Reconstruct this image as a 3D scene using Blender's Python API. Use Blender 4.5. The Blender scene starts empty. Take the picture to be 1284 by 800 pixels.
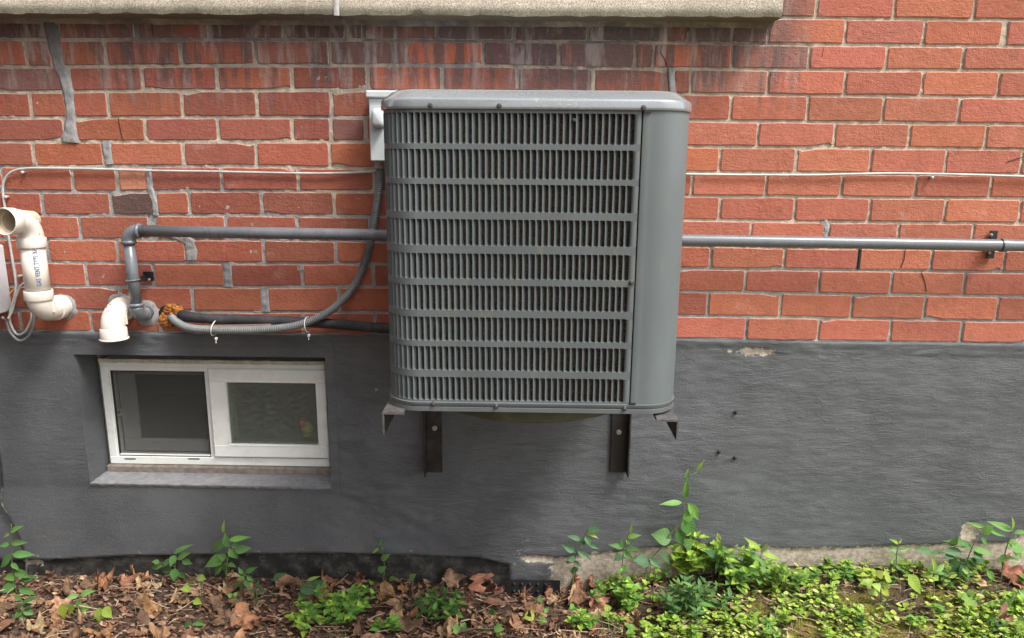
import bpy, math, random
import numpy as np
from mathutils import Vector, Matrix, noise
random.seed(7)
R = math.radians
sc = bpy.context.scene
col = sc.collection

# ------------------------------------------------------------------ camera, sky, sun, exposure
H = 1.31                                   # eye height above the soil by the wall
D0 = 2.0751                                # distance of the camera from the brick face (the plane Y = 0)
PITCH, YAW, ROLL = 0.21801, -0.017116, 0.008533
cp, sp, cw, sw, cr, sr = math.cos(PITCH), math.sin(PITCH), math.cos(YAW), math.sin(YAW), math.cos(ROLL), math.sin(ROLL)
fwd = Vector((sw * cp, cw * cp, -sp)); rt = Vector((cw, -sw, 0)); up = rt.cross(fwd)
r2 = rt * cr + up * sr; u2 = up * cr - rt * sr
CAM = Vector((0, -D0, H))
cd = bpy.data.cameras.new('camera'); cam = bpy.data.objects.new('camera', cd); col.objects.link(cam)
cam.matrix_world = Matrix(((r2.x, u2.x, -fwd.x, CAM.x), (r2.y, u2.y, -fwd.y, CAM.y), (r2.z, u2.z, -fwd.z, CAM.z), (0, 0, 0, 1)))
cd.sensor_width = 36; cd.lens = 36 * 927 / 1284; cd.clip_start = 0.02; cd.clip_end = 500
sc.camera = cam
W = bpy.data.worlds.new('World'); sc.world = W; W.use_nodes = True
wn = W.node_tree; bg = wn.nodes['Background']
sky = wn.nodes.new('ShaderNodeTexSky'); sky.sky_type = 'NISHITA'; sky.sun_disc = False
SUN_EL, SUN_AZ = R(56), R(126)             # azimuth clockwise from +Y: the sun stands to the right, behind the camera
sky.sun_elevation = SUN_EL; sky.sun_rotation = SUN_AZ; sky.air_density = 1.0; sky.dust_density = 3.0; sky.ozone_density = 1.0
hs = wn.nodes.new('ShaderNodeHueSaturation'); hs.inputs['Saturation'].default_value = 0.25
wn.links.new(sky.outputs[0], hs.inputs['Color']); wn.links.new(hs.outputs[0], bg.inputs[0])
bg.inputs[1].default_value = 0.13
sd = bpy.data.lights.new('sun', 'SUN'); sd.energy = 1.5; sd.angle = R(17); sd.color = (1.0, 0.965, 0.91)
so = bpy.data.objects.new('sun', sd); col.objects.link(so)
dsun = Vector((math.sin(SUN_AZ) * math.cos(SUN_EL), math.cos(SUN_AZ) * math.cos(SUN_EL), math.sin(SUN_EL)))
so.rotation_euler = dsun.to_track_quat('Z', 'Y').to_euler()
vs = sc.view_settings; vs.view_transform = 'Standard'; vs.look = 'None'; vs.gamma = 1; vs.use_curve_mapping = False
vs.exposure = 1.5

# ------------------------------------------------------------------ geometry helpers
def at(px, py, Y=0.0):
    """point of the plane at depth Y that the photograph (1284 x 800) shows at px, py"""
    d = r2 * ((px - 642) / 927) + u2 * ((400 - py) / 927) + fwd
    t = (Y + D0) / d.y
    return Vector((t * d.x, Y, H + t * d.z))

def ground_z(x, y):
    """soil height"""
    s = min(1, max(0, (x - 0.15) / 0.75)); s = s * s * (3 - 2 * s)
    z = 0.0 + 0.085 * s
    z += -0.055 * s * min(1, max(0, -y / 0.45))
    dip = math.exp(-((x - 0.02) / 0.16) ** 2) * math.exp(-((y + 0.0) / 0.07) ** 2)
    z -= 0.035 * dip
    z += 0.010 * noise.noise(Vector((x * 5, y * 5, 3))) + 0.006 * noise.noise(Vector((x * 17, y * 17, 1)))
    z -= 0.25 * min(1, max(0, (-y - 1.2) / 6)) * 0
    return z

def onground(px, py):
    d = r2 * ((px - 642) / 927) + u2 * ((400 - py) / 927) + fwd
    t = 1.2
    while t < 8:
        p = CAM + d * t
        if p.z < ground_z(p.x, p.y) or p.y > -0.002: break
        t += 0.002
    p = CAM + d * t
    return Vector((p.x, min(p.y, -0.004), ground_z(p.x, p.y)))

ORG = {}
def org(o): return ORG.get(o.name, Vector((0, 0, 0))) if o else Vector((0, 0, 0))

def thing(name, label, cat, loc=(0, 0, 0), group=None):
    o = bpy.data.objects.new(name, None); col.objects.link(o); o.location = loc; o.empty_display_size = 0.05
    ORG[o.name] = Vector(loc); o['label'] = label; o['category'] = cat
    if group: o['group'] = group
    return o
def tag(o, label=None, cat=None, group=None, kind=None):
    if label: o['label'] = label
    if cat: o['category'] = cat
    if group: o['group'] = group
    if kind: o['kind'] = kind
    return o

def mk(name, V, F, mat, parent=None, smooth=True, color=None, org_at=None, auto=None):
    """one mesh object from world-space points"""
    o0 = org(parent) if org_at is None else Vector(org_at)
    me = bpy.data.meshes.new(name)
    me.from_pydata([(v[0] - o0.x, v[1] - o0.y, v[2] - o0.z) for v in V], [], F)
    if smooth: me.shade_smooth()
    if auto is not None: me.set_sharp_from_angle(angle=R(auto))
    if mat: me.materials.append(mat)
    o = bpy.data.objects.new(name, me); col.objects.link(o)
    if parent:
        o.parent = parent; o.location = o0 - org(parent)
    else: o.location = o0
    ORG[o.name] = o0
    if color: o.color = (*color, 1)
    return o

def fattr(o, name, vals):
    a = o.data.attributes.new(name, 'FLOAT', 'POINT'); a.data.foreach_set('value', np.asarray(vals, np.float32))

class MB:
    def __init__(s): s.V = []; s.F = []
    def add(s, V, F):
        n = len(s.V); s.V += [tuple(v) for v in V]; s.F += [tuple(i + n for i in f) for f in F]; return s
    def box(s, x0, x1, y0, y1, z0, z1, b=0.0):
        """box with chamfered edges of width b"""
        if b <= 0:
            V = [(x, y, z) for x in (x0, x1) for y in (y0, y1) for z in (z0, z1)]
            return s.add(V, [(0, 1, 3, 2), (4, 6, 7, 5), (0, 4, 5, 1), (2, 3, 7, 6), (0, 2, 6, 4), (1, 5, 7, 3)])
        V = []; idx = {}
        for i, x in enumerate((x0, x1)):
            for j, y in enumerate((y0, y1)):
                for k, z in enumerate((z0, z1)):
                    sx, sy, sz = (1 - 2 * i) * b, (1 - 2 * j) * b, (1 - 2 * k) * b
                    idx[i, j, k, 0] = len(V); V.append((x, y + sy, z + sz))
                    idx[i, j, k, 1] = len(V); V.append((x + sx, y, z + sz))
                    idx[i, j, k, 2] = len(V); V.append((x + sx, y + sy, z))
        q = lambda *a: [idx[t] for t in a]
        F = []
        for i in (0, 1):
            F.append(q((i,0,0,0),(i,0,1,0),(i,1,1,0),(i,1,0,0)))
            F.append(q((0,i,0,1),(1,i,0,1),(1,i,1,1),(0,i,1,1)))
            F.append(q((0,0,i,2),(0,1,i,2),(1,1,i,2),(1,0,i,2)))
            for j in (0, 1):
                F.append(q((i,j,0,0),(i,j,1,0),(i,j,1,1),(i,j,0,1)))
                F.append(q((i,0,j,0),(i,1,j,0),(i,1,j,2),(i,0,j,2)))
                F.append(q((0,i,j,1),(1,i,j,1),(1,i,j,2),(0,i,j,2)))
                for k in (0, 1): F.append(q((i,j,k,0),(i,j,k,1),(i,j,k,2)))
        return s.add(V, F)
    def tube(s, path, r, n=16, caps=True, close=False):
        """swept round tube; r a number or one radius per point"""
        P = [Vector(p) for p in path]; m = len(P)
        rr = r if isinstance(r, (list, tuple)) else [r] * m
        T = [(P[min(i + 1, m - 1)] - P[max(i - 1, 0)]).normalized() for i in range(m)]
        for i in range(1, m):
            if T[i].length < 1e-6: T[i] = T[i - 1]
        if T[i].dot(T[i - 1]) < -.3: T[i] = -T[i]
        if T[0].length < 1e-6: T[0] = next((t for t in T if t.length > 1e-6), Vector((0, 0, 1)))
        u = T[0].orthogonal().normalized(); base = len(s.V)
        for i in range(m):
            u = (u - T[i] * u.dot(T[i])); u = u.normalized() if u.length > 1e-6 else T[i].orthogonal().normalized()
            w = T[i].cross(u)
            for k in range(n):
                a = 2 * math.pi * k / n
                s.V.append(tuple(P[i] + (u * math.cos(a) + w * math.sin(a)) * rr[i]))
        for i in range(m - 1):
            for k in range(n):
                a, b = base + i * n + k, base + i * n + (k + 1) % n
                s.F.append((a, b, b + n, a + n))
        if caps:
            s.F.append(tuple(base + k for k in range(n))[::-1]); s.F.append(tuple(base + (m - 1) * n + k for k in range(n)))
        return s
    def grid(s, nu, nv, fn):
        b = len(s.V)
        for j in range(nv + 1):
            for i in range(nu + 1): s.V.append(tuple(fn(i / nu, j / nv)))
        for j in range(nv):
            for i in range(nu):
                a = b + j * (nu + 1) + i; s.F.append((a, a + 1, a + nu + 2, a + nu + 1))
        return s
    def make(s, name, mat, parent=None, **k): return mk(name, s.V, s.F, mat, parent, **k)

def smooth_path(P, k=8):
    """Catmull-Rom through the points"""
    P = [Vector(p) for p in P]; Q = [P[0] * 2 - P[1]] + P + [P[-1] * 2 - P[-2]]; out = []
    for i in range(1, len(Q) - 2):
        for j in range(k):
            t = j / k; a, b, c, d = Q[i - 1], Q[i], Q[i + 1], Q[i + 2]
            out.append(0.5 * ((2 * b) + (c - a) * t + (2 * a - 5 * b + 4 * c - d) * t * t + (3 * b - a - 3 * c + d) * t ** 3))
    return out + [P[-1]]

# ------------------------------------------------------------------ material helpers
class M:
    def __init__(s, name, rough=0.8, metal=0.0, color=(.5, .5, .5), spec=0.5):
        s.m = bpy.data.materials.new(name); s.m.use_nodes = True; s.t = s.m.node_tree
        s.b = s.t.nodes['Principled BSDF']; s.b.inputs['Base Color'].default_value = (*color, 1)
        s.b.inputs['Roughness'].default_value = rough; s.b.inputs['Metallic'].default_value = metal
        s.b.inputs['Specular IOR Level'].default_value = spec
        g = s.t.nodes.new('ShaderNodeNewGeometry'); s.pos = g.outputs['Position']; s.geo = g
    def put(s, sock, v):
        if isinstance(v, bpy.types.NodeSocket): s.t.links.new(v, sock)
        elif isinstance(v, (tuple, list)) and len(v) == 3 and sock.type == 'RGBA': sock.default_value = (*v, 1)
        else: sock.default_value = v
    def vec(s, sx=1, sy=1, sz=1, loc=(0, 0, 0), src=None):
        n = s.t.nodes.new('ShaderNodeMapping'); s.put(n.inputs[0], src or s.pos); n.inputs['Scale'].default_value = (sx, sy, sz); n.inputs['Location'].default_value = loc
        return n.outputs[0]
    def noise(s, scale, detail=4, vec=None, rough=0.6, dist=0.0):
        n = s.t.nodes.new('ShaderNodeTexNoise'); s.put(n.inputs['Vector'], vec or s.pos); n.inputs['Scale'].default_value = scale
        n.inputs['Detail'].default_value = detail; n.inputs['Roughness'].default_value = rough; n.inputs['Distortion'].default_value = dist
        return n.outputs[0]
    def vor(s, scale, vec=None, feat='F1'):
        n = s.t.nodes.new('ShaderNodeTexVoronoi'); n.feature = feat; s.put(n.inputs['Vector'], vec or s.pos); n.inputs['Scale'].default_value = scale
        return n.outputs['Distance']
    def ramp(s, f, a, b, va=0.0, vb=1.0):
        n = s.t.nodes.new('ShaderNodeMapRange'); n.interpolation_type = 'SMOOTHSTEP'
        s.put(n.inputs[0], f); s.put(n.inputs[1], a); s.put(n.inputs[2], b); n.inputs[3].default_value = va; n.inputs[4].default_value = vb
        return n.outputs[0]
    def mix(s, f, a, b, mode='MIX'):
        n = s.t.nodes.new('ShaderNodeMix'); n.data_type = 'RGBA'; n.blend_type = mode; n.clamp_factor = True
        s.put(n.inputs[0], f); s.put(n.inputs[6], a); s.put(n.inputs[7], b)
        return n.outputs[2]
    def math(s, op, a, b=0.0, c=0.0):
        n = s.t.nodes.new('ShaderNodeMath'); n.operation = op; s.put(n.inputs[0], a); s.put(n.inputs[1], b)
        if op in ('MULTIPLY_ADD',): s.put(n.inputs[2], c)
        return n.outputs[0]
    def attr(s, name, typ='GEOMETRY'):
        n = s.t.nodes.new('ShaderNodeAttribute'); n.attribute_type = typ; n.attribute_name = name; return n.outputs['Fac']
    def info(s, k='Color'):
        n = s.t.nodes.new('ShaderNodeObjectInfo'); return n.outputs[k]
    def xyz(s):
        n = s.t.nodes.new('ShaderNodeSeparateXYZ'); s.put(n.inputs[0], s.pos); return n.outputs
    def bump(s, h, dist=0.002, strength=1.0):
        n = s.t.nodes.new('ShaderNodeBump'); s.put(n.inputs['Height'], h); n.inputs['Distance'].default_value = dist; n.inputs['Strength'].default_value = strength
        prev = s.b.inputs['Normal']
        if prev.is_linked: s.t.links.new(prev.links[0].from_socket, n.inputs['Normal'])
        s.t.links.new(n.outputs[0], prev)
    def base(s, c): s.put(s.b.inputs['Base Color'], c)
    def rough(s, c): s.put(s.b.inputs['Roughness'], c)

def plain(name, color, rough=0.5, metal=0.0, var=0.12, grain=60, bump=0.0, dirt=None, dirt_amt=0.3, spec=0.5):
    m = M(name, rough, metal, color, spec)
    n = m.noise(grain, 4); c2 = tuple(x * (1 - var) for x in color); c1 = tuple(min(1, x * (1 + var)) for x in color)
    c = m.mix(m.ramp(n, .3, .7), c2, c1)
    if dirt: c = m.mix(m.math('MULTIPLY', m.ramp(m.noise(13, 6, rough=.7), .48, .72), dirt_amt), c, dirt)
    m.base(c); m.rough(m.ramp(m.noise(31, 3), .3, .7, max(.05, rough - .08), min(1, rough + .08)))
    if bump: m.bump(m.noise(grain * 6, 3), bump)
    return m.m

def brick_mat():
    m = M('red_brick', 0.88, spec=.35); x, y, z = m.xyz()
    c = m.info('Color')
    c = m.mix(m.ramp(m.noise(22, 5, rough=.65), .3, .75, 0, .45), c, m.mix(1.0, c, (.62, .55, .55), 'MULTIPLY'))
    c = m.mix(m.ramp(m.noise(60, 4), .5, .75, 0, .35), c, m.mix(1.0, c, (1.22, 1.25, 1.2), 'MULTIPLY'))
    c = m.mix(m.ramp(m.noise(420, 2), .56, .72, 0, .55), c, m.mix(1.0, c, (.4, .36, .36), 'MULTIPLY'))      # dark specks
    c = m.mix(m.ramp(m.noise(640, 2, vec=m.vec(1, 1, 1, (5, 2, 1))), .62, .74, 0, .4), c, (.62, .42, .34))    # light grit
    # soot and rain streaks running down from the ledge
    lo = m.noise(2.2, 3, vec=m.vec(1, 1, .4, (1.3, 0, 0)))
    streak = m.noise(34, 3, vec=m.vec(1, 1, .1), rough=.6)
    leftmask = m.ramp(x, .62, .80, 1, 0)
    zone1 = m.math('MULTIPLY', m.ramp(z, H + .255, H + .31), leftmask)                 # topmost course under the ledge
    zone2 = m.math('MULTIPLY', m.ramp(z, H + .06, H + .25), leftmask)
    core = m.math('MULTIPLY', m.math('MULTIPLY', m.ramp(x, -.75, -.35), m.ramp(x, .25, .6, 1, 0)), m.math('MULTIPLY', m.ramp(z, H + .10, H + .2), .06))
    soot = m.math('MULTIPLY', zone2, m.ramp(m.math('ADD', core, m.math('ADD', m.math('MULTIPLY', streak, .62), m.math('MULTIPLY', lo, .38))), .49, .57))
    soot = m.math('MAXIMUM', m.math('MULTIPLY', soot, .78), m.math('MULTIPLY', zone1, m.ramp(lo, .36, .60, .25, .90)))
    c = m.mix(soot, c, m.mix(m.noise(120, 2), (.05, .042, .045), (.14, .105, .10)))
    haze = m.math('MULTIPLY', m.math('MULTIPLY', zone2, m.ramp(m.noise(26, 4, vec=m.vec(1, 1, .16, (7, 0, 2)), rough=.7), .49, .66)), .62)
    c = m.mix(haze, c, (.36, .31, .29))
    # lime bloom and mortar smear, mostly along the arrises
    e = m.attr('edge')
    sm = m.math('MULTIPLY', m.ramp(m.math('MULTIPLY_ADD', e, .42, m.noise(75, 4, rough=.7)), .68, .92), .8)
    c = m.mix(sm, c, (.52, .42, .37))
    wh = m.math('MULTIPLY', m.ramp(m.noise(9, 6, vec=m.vec(1, 1, 1.2, (3, 3, 3)), rough=.75), .56, .76), .5)
    c = m.mix(wh, c, (.52, .36, .31))
    ds = m.math('MULTIPLY', m.ramp(m.noise(15, 5, vec=m.vec(1, 1, 1.5, (9, 3, 5)), rough=.7), .56, .74), .55)
    c = m.mix(ds, c, (.17, .075, .058))
    m.base(c)
    m.bump(m.noise(330, 3, rough=.7), .0016); m.bump(m.noise(70, 4), .0022); m.bump(m.noise(200, 2, vec=m.vec(.25, 1, 1)), .0009)
    return m.m

def mortar_mat():
    m = M('mortar', 0.95, spec=.2); x, y, z = m.xyz()
    a = m.noise(2.1, 3, vec=m.vec(1, 1, 1.6, (.4, 0, .7)))
    side = m.math('ADD', m.math('MULTIPLY', m.ramp(x, -.2, .7), .17), m.math('MULTIPLY', m.ramp(z, H - .32, H - .02), .22))
    cream = m.ramp(m.math('ADD', a, side), .60, .74)
    c = m.mix(cream, (.33, .315, .305), (.55, .46, .35))
    c = m.mix(m.ramp(m.noise(45, 5, rough=.7), .3, .75, 0, .5), c, (.20, .18, .17))
    c = m.mix(m.ramp(m.noise(300, 2), .55, .75, 0, .6), c, (.66, .60, .52))
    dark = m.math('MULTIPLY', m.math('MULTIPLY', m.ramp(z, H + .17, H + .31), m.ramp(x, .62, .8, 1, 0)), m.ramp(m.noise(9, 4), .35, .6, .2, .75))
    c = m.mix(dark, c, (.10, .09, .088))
    streak = m.noise(34, 3, vec=m.vec(1, 1, .1), rough=.6)
    core = m.math('MULTIPLY', m.math('MULTIPLY', m.ramp(x, -.85, -.35), m.ramp(x, .25, .65, 1, 0)), m.ramp(z, H + .08, H + .2))
    c = m.mix(m.math('MULTIPLY', core, m.ramp(streak, .42, .58, .0, .45)), c, (.10, .09, .087))
    m.base(c); m.bump(m.noise(260, 3, rough=.75), .0022); m.bump(m.noise(60, 3), .003)
    return m.m

def patch_mat():
    m = M('grey_patching_mortar', 0.95, spec=.25)
    c = m.mix(m.ramp(m.noise(30, 5, rough=.7), .3, .7), (.20, .19, .19), (.36, .345, .34))
    c = m.mix(m.ramp(m.noise(200, 2), .6, .75, 0, .5), c, (.5, .48, .46))
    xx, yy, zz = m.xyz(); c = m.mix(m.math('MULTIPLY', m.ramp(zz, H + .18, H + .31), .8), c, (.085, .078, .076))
    m.base(c); m.bump(m.noise(90, 4, vec=m.vec(1, 1, .5), rough=.7), .003)
    return m.m

def stone_mat():
    m = M('ledge_stone', 0.9, spec=.3); x, y, z = m.xyz()
    c = m.mix(m.ramp(m.noise(260, 3, rough=.7), .32, .68), (.33, .285, .22), (.74, .66, .54))
    c = m.mix(m.ramp(m.noise(500, 2, vec=m.vec(loc=(4, 4, 4))), .58, .68, 0, .7), c, (.09, .08, .065))
    c = m.mix(m.ramp(m.noise(4, 5), .45, .75, 0, .45), c, (.30, .26, .20))
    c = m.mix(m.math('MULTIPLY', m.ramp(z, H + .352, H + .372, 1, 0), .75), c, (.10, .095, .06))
    m.base(c); m.bump(m.noise(300, 3, rough=.7), .002); m.bump(m.noise(50, 3), .002)
    return m.m

def foundation_mat():
    m = M('dark_grey_masonry_paint', 0.55, spec=.5); x, y, z = m.xyz()
    c = m.mix(m.ramp(m.noise(5, 5, rough=.6), .3, .7), (.080, .085, .091), (.116, .122, .130))
    c = m.mix(m.ramp(m.noise(90, 4, vec=m.vec(.4, 1, 1), rough=.7), .5, .75, 0, .35), c, (.125, .127, .13))
    c = m.mix(m.ramp(m.noise(300, 2), .5, .8, 0, .3), c, (.045, .045, .047))
    # tiny chips that show the pale render below
    chip = m.math('MULTIPLY', m.ramp(m.noise(110, 2, vec=m.vec(loc=(2, 0, 9))), .745, .765), m.ramp(m.noise(5, 3, vec=m.vec(loc=(8, 1, 1))), .45, .6))
    c = m.mix(chip, c, (.40, .38, .35))
    splash = m.math('MULTIPLY', m.math('MULTIPLY', m.ramp(z, .0, .26, 1, 0), m.ramp(m.noise(11, 5, rough=.7), .45, .7)), .45)
    c = m.mix(splash, c, (.13, .115, .095))
    c = m.mix(m.math('MULTIPLY', m.ramp(m.noise(4, 5, vec=m.vec(1, 1, .5, (7, 7, 7)), rough=.65), .5, .72), .35), c, (.058, .059, .060))
    chp = m.math('MULTIPLY', m.ramp(m.noise(75, 3, vec=m.vec(.7, 1, 1, (2, 8, 9))), .66, .69), m.math('MULTIPLY', m.ramp(z, .11, .19, 1, 0), m.ramp(m.noise(6, 3, vec=m.vec(loc=(1, 2, 1))), .5, .6)))
    c = m.mix(chp, c, (.42, .38, .32))
    pit = m.math('MULTIPLY', m.ramp(m.vor(70), .10, .13, 1, 0), m.ramp(m.noise(30, 2, vec=m.vec(loc=(3, 7, 1))), .55, .6))
    c = m.mix(m.math('MULTIPLY', pit, m.ramp(m.attr('streaky'), .05, .3, .9, 0)), c, (.012, .012, .012))
    # bare strips: black damp band on the left, pale render on the right
    nz = m.math('MULTIPLY', m.math('SUBTRACT', m.noise(38, 5, rough=.65), .5), .05)
    bl = m.ramp(m.math('ADD', m.attr('black'), nz), -.002, .002)
    cb = m.mix(m.ramp(m.noise(26, 6, rough=.75), .42, .70), (.014, .013, .012), (.085, .078, .066))
    c = m.mix(bl, c, cb)
    nz2 = m.math('MULTIPLY', m.math('SUBTRACT', m.noise(30, 6, rough=.75), .5), .07)
    cr_ = m.ramp(m.math('ADD', m.attr('cream'), nz2), -.002, .002)
    cc = m.mix(m.ramp(m.noise(60, 5, rough=.7), .35, .7), (.30, .25, .19), (.56, .49, .40))
    c = m.mix(cr_, c, cc)
    m.base(c)
    m.rough(m.mix(m.math('MAXIMUM', bl, cr_), (.50, .50, .50), (.85, .85, .85)))
    st = m.attr('streaky')
    h1 = m.noise(170, 5, vec=m.vec(.18, 1, 1), rough=.75, dist=.5)
    h2 = m.noise(60, 5, vec=m.vec(.55, 1, 1, (3, 0, 0)), rough=.72, dist=.6)
    amp = m.math('MULTIPLY', m.math('MULTIPLY_ADD', st, .7, .3), m.ramp(m.noise(3.5, 3, vec=m.vec(1, 1, 1.6, (4, 4, 1))), .35, .68, .35, 1.35))
    m.bump(m.math('MULTIPLY', m.math('ADD', h1, m.math('MULTIPLY', h2, .7)), amp), .0036)
    lump = m.ramp(m.noise(17, 6, vec=m.vec(.7, 1, 1.2, (6, 0, 2)), rough=.75, dist=1.2), .50, .60)
    m.bump(m.math('MULTIPLY', lump, m.ramp(m.noise(2.6, 2, vec=m.vec(loc=(1, 5, 3))), .50, .64)), .0009)
    m.bump(m.noise(260, 4, rough=.8), .0018)
    return m.m

def ac_mat(name, color, moss=.25):
    m = M(name, 0.42, spec=.5); x, y, z = m.xyz()
    c = m.mix(m.ramp(m.noise(7, 5, vec=m.vec(1, 1, .35)), .3, .72), tuple(a * .9 for a in color), tuple(a * 1.1 for a in color))
    c = m.mix(m.ramp(m.noise(650, 2), .70, .76, 0, .4), c, (.5, .5, .48))
    c = m.mix(m.math('MULTIPLY', m.ramp(m.noise(24, 5, vec=m.vec(1, 1, .25, (3, 1, 0)), rough=.7), .55, .75), moss), c, (.20, .19, .11))
    m.base(c); m.rough(m.ramp(m.noise(18, 4), .3, .7, .36, .52)); m.bump(m.noise(500, 2), .00025)
    return m.m

def cap_mat():
    m = M('cap_paint', 0.40, spec=.5); m.b.inputs['Coat Weight'].default_value = 1.0; m.b.inputs['Coat Roughness'].default_value = .12; m.b.inputs['Coat IOR'].default_value = 1.7; x, y, z = m.xyz()
    c = m.mix(m.ramp(m.noise(9, 5, vec=m.vec(.4, 1, 1)), .3, .7), (.165, .183, .193), (.205, .222, .233))
    # lichen speckle on the side of the cap
    area = m.math('MULTIPLY', m.math('MULTIPLY', m.ramp(x, -.02, .03), m.ramp(x, .08, .16, 1, 0)), m.ramp(z, H + .104, H + .108, 1, 0))
    c = m.mix(m.math('MULTIPLY', area, m.ramp(m.noise(330, 4, vec=m.vec(.6, 1, 1), rough=.8), .55, .66)), c, (.42, .40, .27))
    c = m.mix(m.math('MULTIPLY', m.ramp(z, H + .078, H + .086, 1, 0), m.ramp(m.noise(14, 4), .35, .6, .1, .8)), c, (.33, .31, .17))
    m.base(c); m.rough(m.ramp(m.noise(22, 4), .3, .7, .2, .36)); m.bump(m.noise(90, 3), .0005)
    return m.m

def leaf_mat(name, trans=.25, rough=.45):
    m = M(name, rough, spec=.4)
    u = m.attr('side'); v = m.attr('along')
    c = m.info('Color')
    vein = m.ramp(m.math('ABSOLUTE', u), .0, .09, 1, 0)
    w = m.t.nodes.new('ShaderNodeTexWave'); w.inputs['Scale'].default_value = 1; w.wave_type = 'BANDS'
    cx = m.t.nodes.new('ShaderNodeCombineXYZ'); m.put(cx.inputs[0], m.math('MULTIPLY', m.math('SUBTRACT', v, m.math('MULTIPLY', m.math('ABSOLUTE', u), .22)), 2.2))
    m.t.links.new(cx.outputs[0], w.inputs['Vector'])
    side = m.ramp(w.outputs['Fac'], .75, 1.0)
    c2 = m.mix(m.noise(60, 3), m.mix(1.0, c, (.78, .80, .7), 'MULTIPLY'), m.mix(1.0, c, (1.2, 1.15, 1.1), 'MULTIPLY'))
    c2 = m.mix(m.math('MULTIPLY', m.math('MAXIMUM', vein, m.math('MULTIPLY', side, .5)), .4), c2, m.mix(1.0, c, (1.9, 1.5, 1.6), 'MULTIPLY'))
    m.base(c2); m.bump(m.math('MULTIPLY', m.math('MAXIMUM', vein, side), -1.0), .0006)
    tr = m.t.nodes.new('ShaderNodeBsdfTranslucent'); mx = m.t.nodes.new('ShaderNodeMixShader'); mx.inputs[0].default_value = trans
    m.put(tr.inputs[0], m.mix(1.0, c2, (1.3, 1.5, .7), 'MULTIPLY'))
    out = m.t.nodes['Material Output']
    m.t.links.new(m.b.outputs[0], mx.inputs[1]); m.t.links.new(tr.outputs[0], mx.inputs[2]); m.t.links.new(mx.outputs[0], out.inputs[0])
    return m.m

def dead_mat():
    m = M('dead_leaf', .8, spec=.25); u = m.attr('side'); v = m.attr('along')
    c = m.info('Color')
    c = m.mix(m.ramp(m.noise(35, 5, rough=.7), .3, .72), m.mix(1.0, c, (.5, .46, .44), 'MULTIPLY'), m.mix(1.0, c, (1.25, 1.22, 1.2), 'MULTIPLY'))
    c = m.mix(m.math('MULTIPLY', m.ramp(m.math('ABSOLUTE', u), 0, .06, 1, 0), .5), c, m.mix(1.0, c, (1.5, 1.4, 1.3), 'MULTIPLY'))
    m.base(c); m.bump(m.noise(120, 4, rough=.7), .002)
    tr = m.t.nodes.new('ShaderNodeBsdfTranslucent'); mx = m.t.nodes.new('ShaderNodeMixShader'); mx.inputs[0].default_value = .12
    m.put(tr.inputs[0], c); out = m.t.nodes['Material Output']
    m.t.links.new(m.b.outputs[0], mx.inputs[1]); m.t.links.new(tr.outputs[0], mx.inputs[2]); m.t.links.new(mx.outputs[0], out.inputs[0])
    return m.m

def vc_mat(name, rough=.8, trans=0.0):
    """colour of each small piece from a colour attribute"""
    m = M(name, rough, spec=.3); n = m.t.nodes.new('ShaderNodeAttribute'); n.attribute_name = 'tint'
    c = m.mix(m.ramp(m.noise(90, 4), .3, .7), m.mix(1.0, n.outputs['Color'], (.7, .7, .68), 'MULTIPLY'), m.mix(1.0, n.outputs['Color'], (1.2, 1.2, 1.15), 'MULTIPLY'))
    m.base(c)
    if trans:
        tr = m.t.nodes.new('ShaderNodeBsdfTranslucent'); mx = m.t.nodes.new('ShaderNodeMixShader'); mx.inputs[0].default_value = trans
        m.put(tr.inputs[0], c); out = m.t.nodes['Material Output']
        m.t.links.new(m.b.outputs[0], mx.inputs[1]); m.t.links.new(tr.outputs[0], mx.inputs[2]); m.t.links.new(mx.outputs[0], out.inputs[0])
    return m.m

def soil_mat():
    m = M('soil', .95, spec=.2); x, y, z = m.xyz()
    c = m.mix(m.ramp(m.noise(60, 6, rough=.75), .3, .7), (.035, .024, .018), (.16, .105, .075))
    c = m.mix(m.ramp(m.noise(240, 3), .55, .7, 0, .6), c, (.25, .17, .12))
    moss = m.math('MULTIPLY', m.ramp(x, .45, .8), m.ramp(m.noise(7, 4, rough=.6), .42, .56))
    moss = m.math('MULTIPLY', moss, m.ramp(y, -.16, -.07, 1, 0))
    cm = m.mix(m.ramp(m.noise(180, 4), .3, .7), (.10, .095, .015), (.30, .27, .05))
    c = m.mix(moss, c, cm)
    m.base(c); m.bump(m.noise(160, 5, rough=.8), .006); m.bump(m.noise(40, 4), .012)
    return m.m

def glass_mat():
    m = M('window_glass', .05); t = m.t; out = t.nodes['Material Output']
    tr = t.nodes.new('ShaderNodeBsdfTransparent'); tr.inputs[0].default_value = (.80, .84, .80, 1)
    gl = t.nodes.new('ShaderNodeBsdfGlossy'); gl.inputs['Roughness'].default_value = .03; gl.inputs[0].default_value = (.9, .95, .9, 1)
    df = t.nodes.new('ShaderNodeBsdfDiffuse'); df.inputs[0].default_value = (.36, .39, .34, 1)
    fr = t.nodes.new('ShaderNodeFresnel'); fr.inputs[0].default_value = 1.45
    mx = t.nodes.new('ShaderNodeMixShader'); mx2 = t.nodes.new('ShaderNodeMixShader')
    t.links.new(fr.outputs[0], mx.inputs[0]); t.links.new(tr.outputs[0], mx.inputs[1]); t.links.new(gl.outputs[0], mx.inputs[2])
    m.put(mx2.inputs[0], m.ramp(m.noise(40, 6, vec=m.vec(1, 1, 2.2), rough=.8, dist=1), .35, .75, .13, .34))
    t.links.new(mx.outputs[0], mx2.inputs[1]); t.links.new(df.outputs[0], mx2.inputs[2]); t.links.new(mx2.outputs[0], out.inputs[0])
    return m.m

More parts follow.
